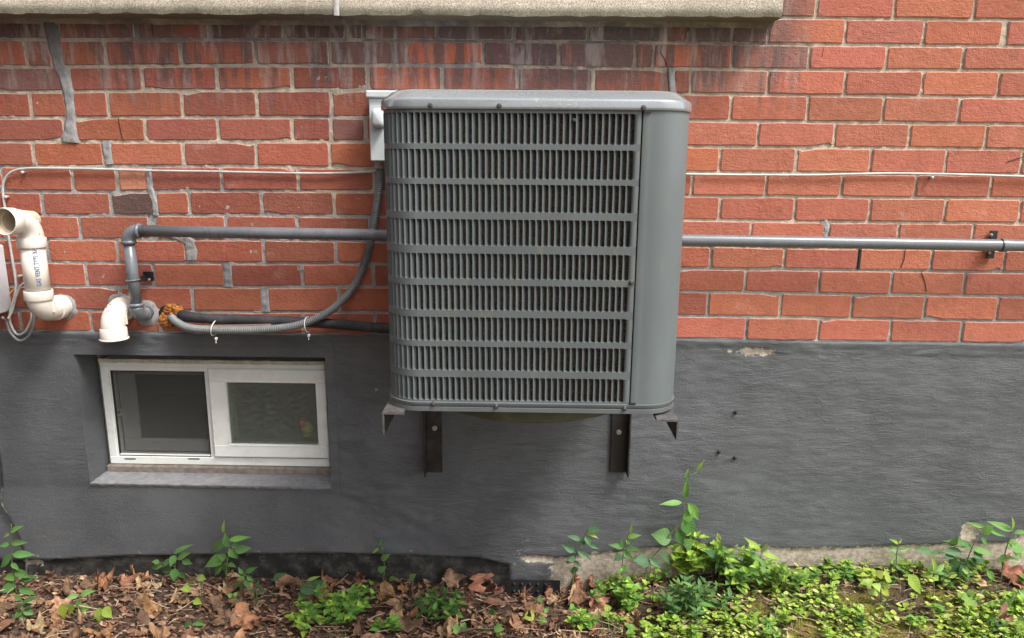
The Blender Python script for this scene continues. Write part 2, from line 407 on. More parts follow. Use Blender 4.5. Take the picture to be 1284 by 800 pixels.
def coil_mat():
    m = M('condenser_fins', .6, .3); 
    c = m.mix(m.ramp(m.noise(420, 3, rough=.8), .4, .68), (.05, .04, .033), (.36, .28, .20))
    m.base(c); m.bump(m.noise(500, 2), .003)
    return m.m

BRICK = brick_mat(); MORTAR = mortar_mat(); PATCH = patch_mat(); STONE = stone_mat(); FOUND = foundation_mat()
ACP = ac_mat('grille_paint', (.100, .112, .115), .35); ACR = ac_mat('panel_paint', (.118, .136, .140), .35); CAP = cap_mat()
COIL = coil_mat(); SOIL = soil_mat(); GLASS = glass_mat()
LEAF = leaf_mat('green_leaf'); DEAD = dead_mat()
PANMAT = plain('drain_pan_paint', (.075, .078, .045), .5, var=.25, grain=20)
BLACK = plain('black_steel', (.014, .013, .013), .42, var=.3, dirt=(.09, .08, .07), dirt_amt=.5)
RAWST = plain('scuffed_steel', (.11, .105, .105), .5, .3, var=.35, grain=90, dirt=(.12, .06, .04), dirt_amt=.5)
ZINC = plain('zinc_screw', (.42, .41, .39), .35, .7)
DARKP = plain('dark_plastic', (.010, .010, .010), .7, var=.2)
FOAMT = plain('black_pipe_insulation', (.022, .022, .024), .75, var=.3, bump=.0006, dirt=(.16, .15, .14), dirt_amt=.25)
FLEX = plain('grey_flexible_conduit', (.17, .175, .175), .5, var=.1, dirt=(.09, .085, .08))
GPIPE = plain('grey_painted_pipe', (.14, .146, .16), .3, var=.08, grain=30, bump=.0002, dirt=(.12, .115, .11), dirt_amt=.35)
PVC = plain('cream_pvc', (.70, .645, .57), .35, var=.05, grain=15, dirt=(.42, .35, .25), dirt_amt=.45)
PVCIN = plain('cream_pvc_inside', (.50, .42, .31), .5, var=.08)
INK = plain('blue_print_ink', (.09, .13, .26), .6)
GRNINK = plain('dark_green_marks', (.05, .08, .07), .7)
BOXM = plain('pale_grey_enamel', (.50, .54, .54), .4, var=.04, dirt=(.36, .37, .35), dirt_amt=.3)
METERM = plain('meter_box_enamel', (.60, .60, .62), .4, var=.04)
CABLE = plain('off_white_cable', (.46, .45, .42), .45, var=.15, grain=40, dirt=(.25, .23, .20), dirt_amt=.5)
BCABLE = plain('black_cable', (.02, .02, .02), .5, dirt=(.5, .5, .48), dirt_amt=.4)
TIE = plain('white_nylon', (.66, .66, .63), .4)
COPPER = plain('copper_wire', (.35, .15, .09), .4, .5)
FOAM = plain('orange_expanding_foam', (.42, .16, .035), .8, var=.55, grain=90, bump=.003)
VINYL = plain('white_vinyl_frame', (.80, .81, .77), .4, var=.04, grain=12, dirt=(.45, .43, .34), dirt_amt=.35)
SCREENV = plain('grey_sash_vinyl', (.46, .46, .43), .5, var=.05)
GASKET = plain('black_gasket', (.012, .012, .012), .6)
WOOD = plain('weathered_wood', (.20, .165, .14), .85, var=.25, grain=50, bump=.001)
SILLM = plain('grey_painted_sill', (.21, .21, .218), .6, var=.15, grain=60, bump=.0012, dirt=(.36, .34, .31), dirt_amt=.35)
ROOM = plain('dark_room_plaster', (.26, .26, .23), .9)
STEM = plain('green_stem', (.10, .13, .05), .6)
TWIG = plain('dry_twig', (.20, .13, .085), .85, var=.3)

# ------------------------------------------------------------------ the house: bricks, ledge, foundation
house = thing('house', 'red brick house wall above a dark grey painted foundation with a basement window', 'house', (0, 0, 0))
LINES = {0: [(963, 21.5), (1284, 25)],
 1: [(100, 49.5), (400, 49.5), (800, 53), (963, 55), (1284, 58)], 2: [(50, 83.5), (330, 81.5), (600, 82), (750, 85), (963, 87), (1284, 88.5)],
 3: [(10, 115), (200, 113.5), (400, 112.5), (900, 118), (963, 118.5), (1284, 122)], 4: [(10, 147.5), (250, 146.5), (420, 146.5), (880, 151), (963, 152), (1284, 155.5)],
 5: [(50, 177.5), (300, 177), (430, 177), (900, 183.5), (963, 184), (1284, 187)], 6: [(20, 208.5), (300, 208), (420, 210), (900, 216), (963, 216.5), (1284, 219)],
 7: [(100, 240.5), (300, 239), (420, 240), (900, 246), (963, 246), (1284, 249)], 8: [(100, 270), (300, 269.5), (420, 271), (900, 276), (980, 277.5), (1284, 280)],
 9: [(100, 300), (300, 300), (400, 301), (900, 308.5), (963, 310), (1284, 313.5)], 10: [(100, 329), (300, 330), (420, 330), (900, 337), (963, 337.5), (1284, 341.5)],
 11: [(100, 359), (300, 360), (420, 359), (900, 366), (963, 367), (1284, 372)], 12: [(100, 389), (300, 391), (450, 391), (900, 396.5), (963, 397.5), (1284, 403)],
 13: [(60, 415.5), (200, 417), (880, 425), (963, 427), (1284, 431)]}
LW = {k: [(at(*p).x, at(*p).z) for p in v] for k, v in LINES.items()}
LW[0] = [(at(-100, 20).x, at(963, 21.5).z)] + LW[0]
def zline(k, x):
    if k < 0: return zline(0, x) - 0.0677 * k
    P = LW[k]
    if x <= P[0][0]: return P[0][1]
    for (a, za), (b, zb) in zip(P, P[1:]):
        if x <= b: return za + (zb - za) * (x - a) / (b - a)
    return P[-1][1]
ROWS = {0: (5, [981, 1024, 1122, 1222]),
 1: (36, [(58, 74), (167, 174), 262, 356, (431, 441), 455, 548, 645, 738, 836, 864, 919, 964, 1060.5, 1159, (1256, 1264)]),
 2: (67, [32, (62, 72), 132, 226, 320, 413.5, 510, 606, 701, 797, 820, 918, 1015, 1112, 1208]),
 3: (98, [(76, 88), 178, 272, 366, 461, 555, 649.5, 744.5, (838, 847), 867, 963.5, 1060, 1157, 1253]),
 4: (131, [37, (80, 92), 135, 228, 322, 415.5, 508, 602, 697, 791, 822, 916.5, 1013, 1108, 1203]),
 5: (162, [(78, 94), 181.5, 273, 366, 415, 458, 550, 643, 736, 830, 858, 951, 1047, 1141, 1237]),
 6: (192, [41, (127, 139), 229.5, 321, 413.5, 506, 600, 694, 787, 810, 903, 999, 1092.5, 1187, 1282]),
 7: (225, [2, 90, (144, 149), (184, 190), 278, 374, 468, 562, 656, 750, 774, 868, 961, 1056, 1149, 1243]),
 8: (255, [52, (136, 141), (190, 197), 237, 328, 419, 512, 605, 700, 795, 810, 903, 997, 1091, 1185.5, 1280]),
 9: (285, [5, 99, (185, 196), 283, 373, 463.5, 556, 650, 745, 849, 942, (1033, 1041), 1127, 1220.5]),
 10: (315, [59, 147, (231, 244), 330.5, 421, 514, 607, 702, 797, 892, 984, 1077, 1169, 1260.5]),
 11: (345, [18, 107.5, 192, (280, 290), 379, 468, 560, 654, 748, 842, 935, 1028, 1118.5, 1210.5]),
 12: (375, [65, 151, 241, (327, 337), 425, 518, 610, 703, 796, 888, 979, 1069, 1160.5, 1252]),
 13: (405, [25, 114, 200, 290, 380, 470, 563, 656, 750, 843, 936.5, 1027, 1117, 1207])}
rb = random.Random(11)
def brick_mesh(x0, x1, k, mb=None):
    """one worn brick of course k between x0 and x1, in world space"""
    th = 0.0043 if (x0 + x1) / 2 > -.35 else 0.0047
    w = x1 - x0; nx = max(2, int(round(w / .045)))
    top = lambda x: zline(k - 1, x) - th; bot = lambda x: zline(k, x) + th * .8
    r = rb.uniform(.0015, .0045)
    out = []
    for i in range(nx + 1):
        x = x0 + r + (w - 2 * r) * i / nx; out.append((x, bot(x) + rb.uniform(-.0011, .0009)))
    out.append((x1 - rb.uniform(0, .001), bot(x1) + r)); out.append((x1 + rb.uniform(-.001, .0012), (bot(x1) + top(x1)) / 2)); out.append((x1 - rb.uniform(0, .001), top(x1) - r))
    for i in range(nx + 1):
        x = x1 - r - (w - 2 * r) * i / nx; out.append((x, top(x) + rb.uniform(-.0009, .0011)))
    out.append((x0 + rb.uniform(0, .001), top(x0) - r)); out.append((x0 + rb.uniform(-.0012, .001), (bot(x0) + top(x0)) / 2)); out.append((x0 + rb.uniform(0, .001), bot(x0) + r))
    if rb.random() < .18:            # a knocked-off corner
        i = rb.choice([0, nx, nx + 4, len(out) - 4]); x, z = out[i]; cx, cz = (x0 + x1) / 2, (top(x0) + bot(x0)) / 2
        out[i] = (x + (cx - x) * .06, z + (cz - z) * .25)
    n = len(out); zc = (top(x0) + bot(x0)) / 2; xc = (x0 + x1) / 2
    fy = rb.uniform(-.0012, .0012); tl = rb.uniform(-.006, .006)
    f = lambda x: fy + tl * (x - xc)
    V = [(x, .03, z) for x, z in out] + [(x, f(x) + .0022, z) for x, z in out]
    ins = .0022
    V += [(x + (ins if x < xc - w * .4 else -ins if x > xc + w * .4 else 0), f(x), z + (ins if z < zc - .012 else -ins if z > zc + .012 else 0)) for x, z in out]
    F = []
    for a in (0, 1):
        for i in range(n): F.append((a * n + i, a * n + (i + 1) % n, (a + 1) * n + (i + 1) % n, (a + 1) * n + i))
    F.append(tuple(range(2 * n, 3 * n)))
    return V, F, [1] * (2 * n) + [0] * n
brick_wall_mb = MB()
NX, NZ = 760, 210
XA, XB = -1.85, 1.85; ZA, ZB = at(0, 432).z - .02, H + .52
def mort(u, v):
    x = XA + (XB - XA) * u; z = ZA + (ZB - ZA) * v
    y = .0046 + .0032 * noise.noise(Vector((x * 40, 5, z * 40))) + .0022 * noise.noise(Vector((x * 120, 1, z * 120)))
    if x < -.35: y -= .0012
    return (x, y, z)
brick_wall_mb.grid(NX, NZ, mort)
# plain mortar backing round the detailed part, out to the ends of the wall
for (a, b, c, d) in ((-5, XA, ZA, ZB + 1.2), (XB, 5, ZA, ZB + 1.2), (XA, XB, ZB, ZB + 1.2)): brick_wall_mb.add([(a, .006, c), (b, .006, c), (b, .006, d), (a, .006, d)], [(0, 1, 2, 3)])
brick_wall_mb.add([(-5, .03, ZA), (5, .03, ZA), (5, .03, ZB + 1.2), (-5, .03, ZB + 1.2), (-5, .28, ZA), (5, .28, ZA), (5, .28, ZB + 1.2), (-5, .28, ZB + 1.2)], [(4, 7, 6, 5), (3, 2, 6, 7), (0, 3, 7, 4), (1, 5, 6, 2)])
brick_wall = brick_wall_mb.make('brick_wall', MORTAR, house)
def btint(x, z):
    zz = H - z; n1 = noise.noise(Vector((x * 1.5, z * 3, 0)))
    base = Vector((.41, .120, .070)); dark = Vector((.27, .090, .066)); orange = Vector((.50, .155, .078))
    t = rb.random()
    c = base.lerp(orange, rb.uniform(0, .6)) if t < .5 else base.lerp(dark, rb.uniform(0, .7))
    if x < -.5: c = c.lerp(dark, .22)  # shade at the left end put into the brick colour
    elif x > .45: c = c.lerp(Vector((.48, .160, .100)), .6)  # stronger light at the right end put into the brick colour
    c = Vector((c.x, c.y * rb.uniform(.95, 1.08), c.z * rb.uniform(.94, 1.10))); return c * rb.uniform(.86, 1.10)
SPECIAL = {(8, 150, 185): (.13, .075, .065), (7, 155, 180): (.50, .20, .12), (1, 455, 500): (.20, .12, .09)}
stuff_b = MB(); stuff_e = []; nb = 0
LEDGE_END = at(981, 19, -.08).x + .002
for k in range(0, 14):
    y, js = ROWS[k]; J = []
    for j in js:
        if isinstance(j, tuple): a, b = at(j[0], y + (j[0] - 642) * .01).x, at(j[1], y + (j[1] - 642) * .01).x
        else:
            c = at(j, y + (j - 642) * .01).x; g = .0034 if c > .3 else .0043; a, b = c - g, c + g
        J.append((a, b))
    if k == 0: J = J[1:]; J.insert(0, (LEDGE_END - .01, LEDGE_END + .001))
    while k > 0 and J[0][0] > XA + .2: c = J[0][0] - .2; J.insert(0, (c - .004, c + .004))
    while J[-1][1] < XB - .2: c = J[-1][1] + .2; J.append((c - .004, c + .004))
    for (a0, a1), (b0, b1) in zip(J, J[1:]):
        if b0 - a1 < .012: continue
        V, F, E = brick_mesh(a1, b0, k)
        xc = (a1 + b0) / 2; zc = (zline(k, xc) + zline(k - 1, xc)) / 2 if k else zline(0, xc) + .034
        o = mk('brick', V, F, BRICK, brick_wall, smooth=False, color=btint(xc, zc), org_at=(xc, 0, zc)); fattr(o, 'edge', E); nb += 1
# special single bricks seen in the repaired area on the left
for o in list(brick_wall.children):
    p = ORG[o.name]
    for (px, py), c in {(168, 256): (.12, .07, .06), (167, 225): (.52, .215, .13), (465, 36): (.16, .11, .085), (500, 36): (.20, .085, .065), (310, 36): (.20, .08, .06), (394, 36): (.11, .06, .052), (596, 36): (.12, .07, .06), (690, 36): (.13, .065, .055), (787, 36): (.13, .07, .06), (890, 36): (.19, .09, .07), (30, 36): (.14, .07, .06), (940, 36): (.20, .09, .07), (650, 67): (.15, .08, .075), (455, 67): (.20, .10, .085), (370, 67): (.30, .115, .08), (697, 98): (.22, .095, .08), (600, 98): (.30, .11, .08), (438, 131): (.17, .09, .08), (35, 98): (.24, .115, .10), (16, 67): (.24, .11, .09), (980, 67): (.28, .12, .095), (438, 162): (.24, .105, .085), (900, 98): (.38, .16, .115), (748, 67): (.33, .14, .11)}.items():
        q = at(px, py)
        if abs(p.x - q.x) < .04 and abs(p.z - q.z) < .03: o.color = (*c, 1)
# the rest of the wall beyond the picture: one joined part
for k in range(-16, 14):
    off = .1 if k % 2 else 0
    for s in (-1, 1):
        x = (XB - .2 if s > 0 else XA + .2) if k >= 0 else 0
        if k < 0 and s > 0:
            xs = [(-4.9 + off + .2045 * i) for i in range(48)]
            for a in xs:
                if a < LEDGE_END + .01 and k > -4: continue
                V, F, E = brick_mesh(a, a + .196, k); stuff_b.add(V, F); stuff_e += E
        elif k >= 0:
            if k == 0 and s < 0: continue
            ends = [o for o in brick_wall.children if abs(ORG[o.name].z - (zline(k, s * 1.7) + .034)) < .02]
            e = max([ORG[o.name].x + max(v.co.x for v in o.data.vertices) for o in ends]) if s > 0 else min([ORG[o.name].x + min(v.co.x for v in o.data.vertices) for o in ends])
            for i in range(15):
                a = e + .009 + i * .2045 if s > 0 else e - .205 - i * .2045
                V, F, E = brick_mesh(a, a + .196, k); stuff_b.add(V, F); stuff_e += E
sb = stuff_b.make('brick', BRICK, brick_wall, smooth=False, color=(.36, .105, .065)); fattr(sb, 'edge', stuff_e); sb['kind'] = 'stuff'

# mortar repairs smeared over the bricks
def patch(pts, ws, seed, lift=.004):
    P = smooth_path([Vector((*at(*p).xz, 0)) for p in pts], 6); n = len(P); rp = random.Random(seed); mb = MB()
    def fn(u, v):
        i = v * (n - 1); a = min(int(i), n - 2); p = P[a].lerp(P[a + 1], i - a)
        t = (P[min(a + 1, n - 1)] - P[max(a - 1, 0)]).normalized(); s = Vector((t.y, -t.x, 0))
        k = v * (len(ws) - 1); b = min(int(k), len(ws) - 2); w = (ws[b] + (ws[b + 1] - ws[b]) * (k - b)) / 460
        w *= 1 + .28 * noise.noise(Vector((v * 9 + seed, (u > .5) * 5, 0)))
        q = p + s * (u - .5) * w
        e = min(1, min(u, 1 - u) * 5)
        yy = .003 - (lift + .0030 + .0022 * noise.noise(Vector((q.x * 60, q.y * 60, seed)))) * e
        return (q.x, yy, q.y)
    mb.grid(10, max(8, n * 2), fn); return mb.make('mortar_patch', PATCH, brick_wall)
patch([(62, 22), (66, 50), (72, 75), (83, 105), (88, 135), (88, 160), (88, 178)], [22, 18, 15, 16, 13, 17, 26], 1)
patch([(185, 214), (188, 238), (194, 256), (195, 270)], [7, 9, 8, 9], 2, .002)
patch([(133, 176), (134, 190), (137, 206)], [14, 13, 12], 3, .001)
patch([(196, 288), (225, 298), (238, 306), (240, 326)], [10, 12, 18, 19], 4, .0015)
patch([(284, 331), (285, 345), (286, 360)], [16, 14, 14], 5, .001)
patch([(331, 362), (332, 377), (333, 391)], [14, 13, 16], 6, .001)
patch([(842, 86), (842, 100), (844, 117)], [10, 9, 12], 7, .001)
patch([(1032, 277), (1036, 286), (1034, 296)], [12, 8, 4], 8, .001)
def disc_patch(px, py, rx, rz, seed, y0=.0):
    c = at(px, py); mb = MB()
    def fn(u, v):
        a = u * 2 * math.pi; k = 1 + .16 * noise.noise(Vector((math.cos(a) * 1.5 + seed, math.sin(a) * 1.5, 0))) + .06 * noise.noise(Vector((math.cos(a) * 6 + seed, math.sin(a) * 6, 0)))
        h = (1 - v ** 3) * .008 + .002 * noise.noise(Vector((math.cos(a) * v * 5, math.sin(a) * v * 5, seed)))
        return (c.x + math.cos(a) * rx / 460 * k * v, .003 - h - .002 * (v < .98), c.z + math.sin(a) * rz / 460 * k * v)
    mb.grid(28, 6, fn); return mb.make('mortar_patch', PATCH, brick_wall)
disc_patch(82, 384, 17, 19, 1); disc_patch(184, 393, 18, 20, 2); disc_patch(150, 382, 20, 17, 3)

# hairline cracks through bricks and joints, dark threads painting the shade inside
for pts in ([(830, 56), (829, 65), (833, 73), (837, 84), (838, 98), (839, 115)], [(868, 26), (863, 38), (858, 50)], [(1136, 311), (1134, 325), (1130, 336)], [(1155, 341), (1159, 352), (1162, 366)], [(148, 147), (151, 160), (154, 174)], [(818, 62), (817, 80)], [(191, 30), (192, 44)], [(1284, 196), (1262, 203)], [(1033, 60), (1030, 72)]):
    P = smooth_path([at(x + rb.uniform(-.6, .6), y, -.0006) for x, y in pts], 5)
    MB().tube([p + Vector((rb.uniform(-.0006, .0006), 0, 0)) for p in P], .0009, 4).make('crack', plain('crack_shadow_dirt', (.03, .02, .018), .9) if 'crack_shadow_dirt' not in bpy.data.materials else bpy.data.materials['crack_shadow_dirt'], brick_wall)
g_ = at(1078, 326, -.0005); MB().box(g_.x - .0035, g_.x + .0035, -.0008, .004, at(1078, 338).z, at(1078, 312).z, .001).make('open_joint_shade', bpy.data.materials['crack_shadow_dirt'], brick_wall, smooth=False)  # dark bar laid over the joint as the shade of missing mortar
# ledge: two dressed stone blocks with a white pointed joint
def stone_block(x0, x1, z0, z1, y0):
    mb = MB(); nx = int((x1 - x0) / .012); nz = 10
    def fn(u, v):
        x = x0 + (x1 - x0) * u
        # v runs soffit-back -> front edge -> up the face -> back over the top
        if v < .3: t = v / .3; y = .02 + (y0 - .02) * t; z = z0
        elif v < .7: t = (v - .3) / .4; y = y0; z = z0 + (z1 - z0) * t
        else: t = (v - .7) / .3; y = y0 + (.02 - y0) * t; z = z1
        n = noise.noise(Vector((x * 25, y * 25, z * 25))) * .0016 + noise.noise(Vector((x * 90, y * 90, z * 90))) * .0008
        if abs(v - .3) < .02: y += .003 + n; z += .002 + n * 2
        return (x, y + n, z + n)
    mb.grid(nx, 30, fn)
    for x, s in ((x0, 1), (x1, -1)):
        b = len(mb.V); mb.V += [(x, .02, z0), (x, y0, z0 + .001), (x, y0, z1), (x, .02, z1)]; mb.F.append((b, b + 1, b + 2, b + 3))
    return mb.make('ledge_stone', STONE, house, auto=40)
zs = at(500, 19.5, -.08).z; jx = at(422, 10, -.08).x
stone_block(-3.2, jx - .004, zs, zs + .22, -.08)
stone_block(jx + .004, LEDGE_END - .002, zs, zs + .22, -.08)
MB().grid(4, 14, lambda u, v: (jx - .007 + .014 * u + .002 * noise.noise(Vector((u, v * 9, 0))), -.0815 - .0015 * math.sin(u * math.pi), zs - .001 + .2 * v)).make('stone_joint', plain('white_pointing', (.46, .44, .41), .9, bump=.001), house)
# mortar fillet below the ledge
mb = MB(); mb.grid(160, 3, lambda u, v: (-1.7 + (LEDGE_END + 1.7) * u, .001 - .016 * (1 - v) - .002 * noise.noise(Vector((u * 60, v, 0))), zs + .003 - .016 * v + .002 * noise.noise(Vector((u * 40, 4, 0)))))
mb.make('mortar_fillet', MORTAR, house)

# foundation
WX0, WX1 = -1.320, -.580
WZ1 = at(250, 446).z; WZ0 = at(250, 607).z
FZ0 = -.12
def lip(x): return zline(13, x) - .001 + .0025 * noise.noise(Vector((x * 30, 0, 9)))
def fy(x, z):
    """relief of the painted render"""
    st = 1.0 if x > -.55 else .35
    smooth = 1 / (1 + math.exp(-((WZ0 - .03) - z) / .008)) if x < -.15 else 0
    # smooth lower apron under the window, its edge curving down to the right
    ex = -.58 + .45 * max(0, min(1, ((WZ0 - .02) - z) / .22)) ** .7
    low = (1 / (1 + math.exp((x - ex) / .016))) * (1 / (1 + math.exp((z - (WZ0 - .004)) / .006)))
    st *= 1 - .93 * low
    y = -.004 + .0022 * low
    y -= .0010 * st * noise.noise(Vector((x * 12, 0, z * 40))) + .0009 * st * noise.noise(Vector((x * 26, 3, z * 80))) + .002 * noise.noise(Vector((x * 3, 5, z * 4)))
    ridge = lip(x) - z
    if ridge < .035: y -= .004 * (1 - ridge / .035) + .004 * abs(noise.noise(Vector((x * 14, 7, z * 40))))
    if -.62 < x < -.28: y -= .004 * abs(noise.noise(Vector((x * 16, 9, z * 22))))
    return y, st
ZSTRL = at(300, 697).z; 
def strips(x, z):
    # signed distances (positive inside the bare strip)
    pl = [(-1.9, at(0, 703).z), (at(60, 703).x, at(60, 703).z), (at(150, 698).x, at(150, 698).z), (at(420, 694).x, at(420, 694).z), (at(600, 700).x, at(600, 700).z), (.0, at(640, 712).z)]
    zl = pl[0][1]
    for (a, za), (b, zb) in zip(pl, pl[1:]):
        if a <= x: zl = za + (zb - za) * min(1, (x - a) / (b - a))
    bl = min(zl - z, (-.04 - x) * .6)
    pr_ = [(at(690, 694).x, at(690, 700).z), (at(740, 694).x, at(740, 694).z), (at(850, 683).x, at(850, 683).z), (at(1000, 686).x, at(1000, 688).z), (at(1284, 682).x, at(1250, 678).z), (2.2, at(1284, 680).z)]
    zr = pr_[0][1]
    for (a, za), (b, zb) in zip(pr_, pr_[1:]):
        if a <= x: zr = za + (zb - za) * min(1, (x - a) / (b - a))
    cr = min(zr - z, (x - at(690, 694).x) * .5)
    # flaked spot below the brick, and the patch near the right end
    for (px, py, rx, ry) in ((945, 441, 26, 5.5), (1215, 668, 11, 16), (1283, 675, 12, 8), (40, 708, 14, 6), (672, 700, 22, 5)):
        c = at(px, py); d = 1 - math.hypot((x - c.x) / (rx / 450), (z - c.z) / (ry / 450)); cr = max(cr, d * .02)
    return bl, cr
xs = list(np.arange(-1.9, WX0 - .001, .0062)) + [WX0] + list(np.arange(WX0 + .0062, WX1 - .001, .0062)) + [WX1] + list(np.arange(WX1 + .0062, 1.9, .0062))
nz = 150; V = []; att = [[], [], []]
zt = []
def colz(x):
    t = lip(x); zz = [FZ0 + (WZ0 - FZ0) * i / 70 for i in range(70)] + [WZ0 + (WZ1 - WZ0) * i / 66 for i in range(66)] + [WZ1 + (t - WZ1) * i / 12 for i in range(13)]
    return zz
fmb = MB(); ncol = len(colz(0))
for x in xs:
    for z in colz(x):
        y, st = fy(x, z); bl, cr = strips(x, z)
        k = max(0, min(1, (bl + .004) / .006)); y += .011 * k
        k2 = max(0, min(1, (cr + .003) / .006)); y += .006 * k2 * (1 if z < .4 else .5)
        if z < .06 and bl < 0 and cr < 0: pass
        fmb.V.append((x, y, z)); att[0].append(bl); att[1].append(cr); att[2].append(st)
for i in range(len(xs) - 1):
    for j in range(ncol - 1):
        xm = (xs[i] + xs[i + 1]) / 2
        if WX0 < xm < WX1 and 70 <= j < 136: continue
        a = i * ncol + j; fmb.F.append((a, a + ncol, a + ncol + 1, a + 1))
# top lip back to the bricks, window reveals, and the plain ends beyond the picture
def extra(V_, F_, st=.3):
    fmb.add(V_, F_); [l.extend([v] * len(V_)) for l, v in zip(att, (-1, -1, st))]
for i in range(len(xs) - 1):
    a = (xs[i], .004, lip(xs[i]) + .001); b = (xs[i + 1], .004, lip(xs[i + 1]) + .001); ia = i * ncol + ncol - 1
    n = len(fmb.V); fmb.V += [a, b]; [l.extend([v] * 2) for l, v in zip(att, (-1, -1, .3))]; fmb.F.append((ia, ia + ncol, n + 1, n))
RY = .115
def reveal(p, q, n=40, m=14):
    g = MB(); g.grid(n, m, lambda u, v: (p[0] + (q[0] - p[0]) * u + .0015 * noise.noise(Vector((u * 20, v * 8, p[0]))), -.004 + (RY + .05) * v, p[1] + (q[1] - p[1]) * u + .001 * noise.noise(Vector((u * 15, v * 9, 3)))))
    extra(g.V, g.F, .25)
reveal((WX0, WZ0 - .01), (WX0, WZ1)); reveal((WX1, WZ1), (WX1, WZ0 - .01)); reveal((WX0, WZ1), (WX1, WZ1), 60)
for a, b in ((-5, -1.9), (1.9, 5)): extra([(a, -.004, FZ0), (b, -.004, FZ0), (b, -.004, lip(b)), (a, -.004, lip(a))], [(0, 1, 2, 3)], 1)
found = mk('foundation_wall', fmb.V, fmb.F, FOUND, house)
for nme, l in zip(('black', 'cream', 'streaky'), att): fattr(found, nme, l)

# ------------------------------------------------------------------ basement window (a part of the house)
def rect(pts, Y):
    """upright rectangle nearest to four photographed corners TL TR BR BL"""
    p = [at(x, y, Y) for x, y in pts]
    return (p[0].x + p[3].x) / 2, (p[1].x + p[2].x) / 2, (p[2].z + p[3].z) / 2, (p[0].z + p[1].z) / 2
fx0, fx1, fz0, fz1 = rect([(126, 452), (407, 455), (415, 585), (139, 580)], .10)
def frame_mb(x0, x1, z0, z1, wl, wr, wb, wt, y0, y1, b=.002):
    mb = MB(); e = .0006
    mb.box(x0, x1, y0, y1, z0, z0 + wb, b); mb.box(x0, x1, y0, y1, z1 - wt, z1, b)
    mb.box(x0 + e, x0 + wl, y0 + e, y1 - e, z0 + wb, z1 - wt, b * .5); mb.box(x1 - wr, x1 - e, y0 + e, y1 - e, z0 + wb, z1 - wt, b * .5)
    return mb
win = frame_mb(fx0, fx1, fz0, fz1, .024, .016, .026, .020, .094, .165).make('window', VINYL, house, smooth=False)
# left opening: insect screen frame and the dark sliding sash behind it
l0, l1, l2, l3 = rect([(139, 464), (257, 467), (264, 573), (150, 570)], .10)
r0, r1, r2_, r3 = rect([(262, 461), (407, 464), (415, 574), (268, 573)], .088)
g0, g1, g2, g3 = rect([(283, 477), (397, 480), (401, 557), (291, 557)], .094)
frame_mb(fx0 + .024, r0 + .004, fz0 + .026, fz1 - .020, l0 - fx0 - .024, r0 - l1 + .004, max(.006, l2 - fz0 - .026), max(.006, fz1 - .02 - l3), .099, .112, .0015).make('screen_frame', VINYL, win, smooth=False)
frame_mb(l0 - .001, l1 + .001, l2 - .001, l3 + .001, .0025, .0025, .0025, .0025, .0975, .108, .0005).make('gasket', GASKET, win, smooth=False)
frame_mb(l0 + .002, l1 + .004, l2 + .004, l3 - .001, .052, .018, .040, .018, .128, .150, .003).make('sliding_sash', SCREENV, win, smooth=False)
MB().box(l0 + .05, l1, .138, .141, l2 + .04, l3 - .015).make('pane', GLASS, win, smooth=False)
# the fine insect mesh darkens what lies behind it
sm = M('insect_mesh', .8); t = sm.t; tr = t.nodes.new('ShaderNodeBsdfTransparent'); dfb = t.nodes.new('ShaderNodeBsdfDiffuse'); dfb.inputs[0].default_value = (.09, .09, .085, 1)
mx = t.nodes.new('ShaderNodeMixShader'); mx.inputs[0].default_value = .35; t.links.new(tr.outputs[0], mx.inputs[1]); t.links.new(dfb.outputs[0], mx.inputs[2]); t.links.new(mx.outputs[0], t.nodes['Material Output'].inputs[0])
MB().box(l0, l1, .104, .1044, l2, l3).make('insect_screen', sm.m, win, smooth=False)
frame_mb(r0, r1 - .001, r2_, r3, g0 - r0, r1 - g1, g2 - r2_, r3 - g3, .084, .118, .003).make('fixed_sash', VINYL, win, smooth=False)
frame_mb(g0 - .004, g1 + .004, g2 - .004, g3 + .004, .005, .005, .005, .005, .0825, .09, .0012).make('glazing_bead', VINYL, win, smooth=False)
MB().box(g0 - .002, g1 + .002, .096, .099, g2 - .002, g3 + .002).make('pane', GLASS, win, smooth=False)
lx = at(289, 515, .13); la = MB(); la.box(lx.x - .006, lx.x + .006, .125, .14, lx.z - .024, lx.z + .022, .002); la.box(lx.x - .003, lx.x + .010, .118, .128, lx.z - .012, lx.z + .012, .002)
la.make('latch', VINYL, win, smooth=False)
MB().box(at(285, 515, .15).x - .004, at(285, 515, .15).x + .026, .145, .165, g2, g3).make('inner_stile', SCREENV, win, smooth=False)
kx = at(149, 517, .12); la = MB(); la.box(kx.x - .009, kx.x + .009, .117, .127, kx.z + .008, kx.z + .011); la.box(kx.x - .009, kx.x + .009, .117, .127, kx.z - .011, kx.z - .008); la.box(kx.x + .006, kx.x + .009, .117, .127, kx.z - .008, kx.z + .008)
la.box(kx.x - .009, kx.x - .006, .117, .127, kx.z - .008, kx.z + .008); la.make('screen_latch', TIE, win, smooth=False)
for px in (163, 243):
    p = at(px, 575.5, .093); MB().box(p.x - .018, p.x + .018, .0932, .096, p.z - .0018, p.z + .0018).make('weep_slot', GASKET, win, smooth=False)
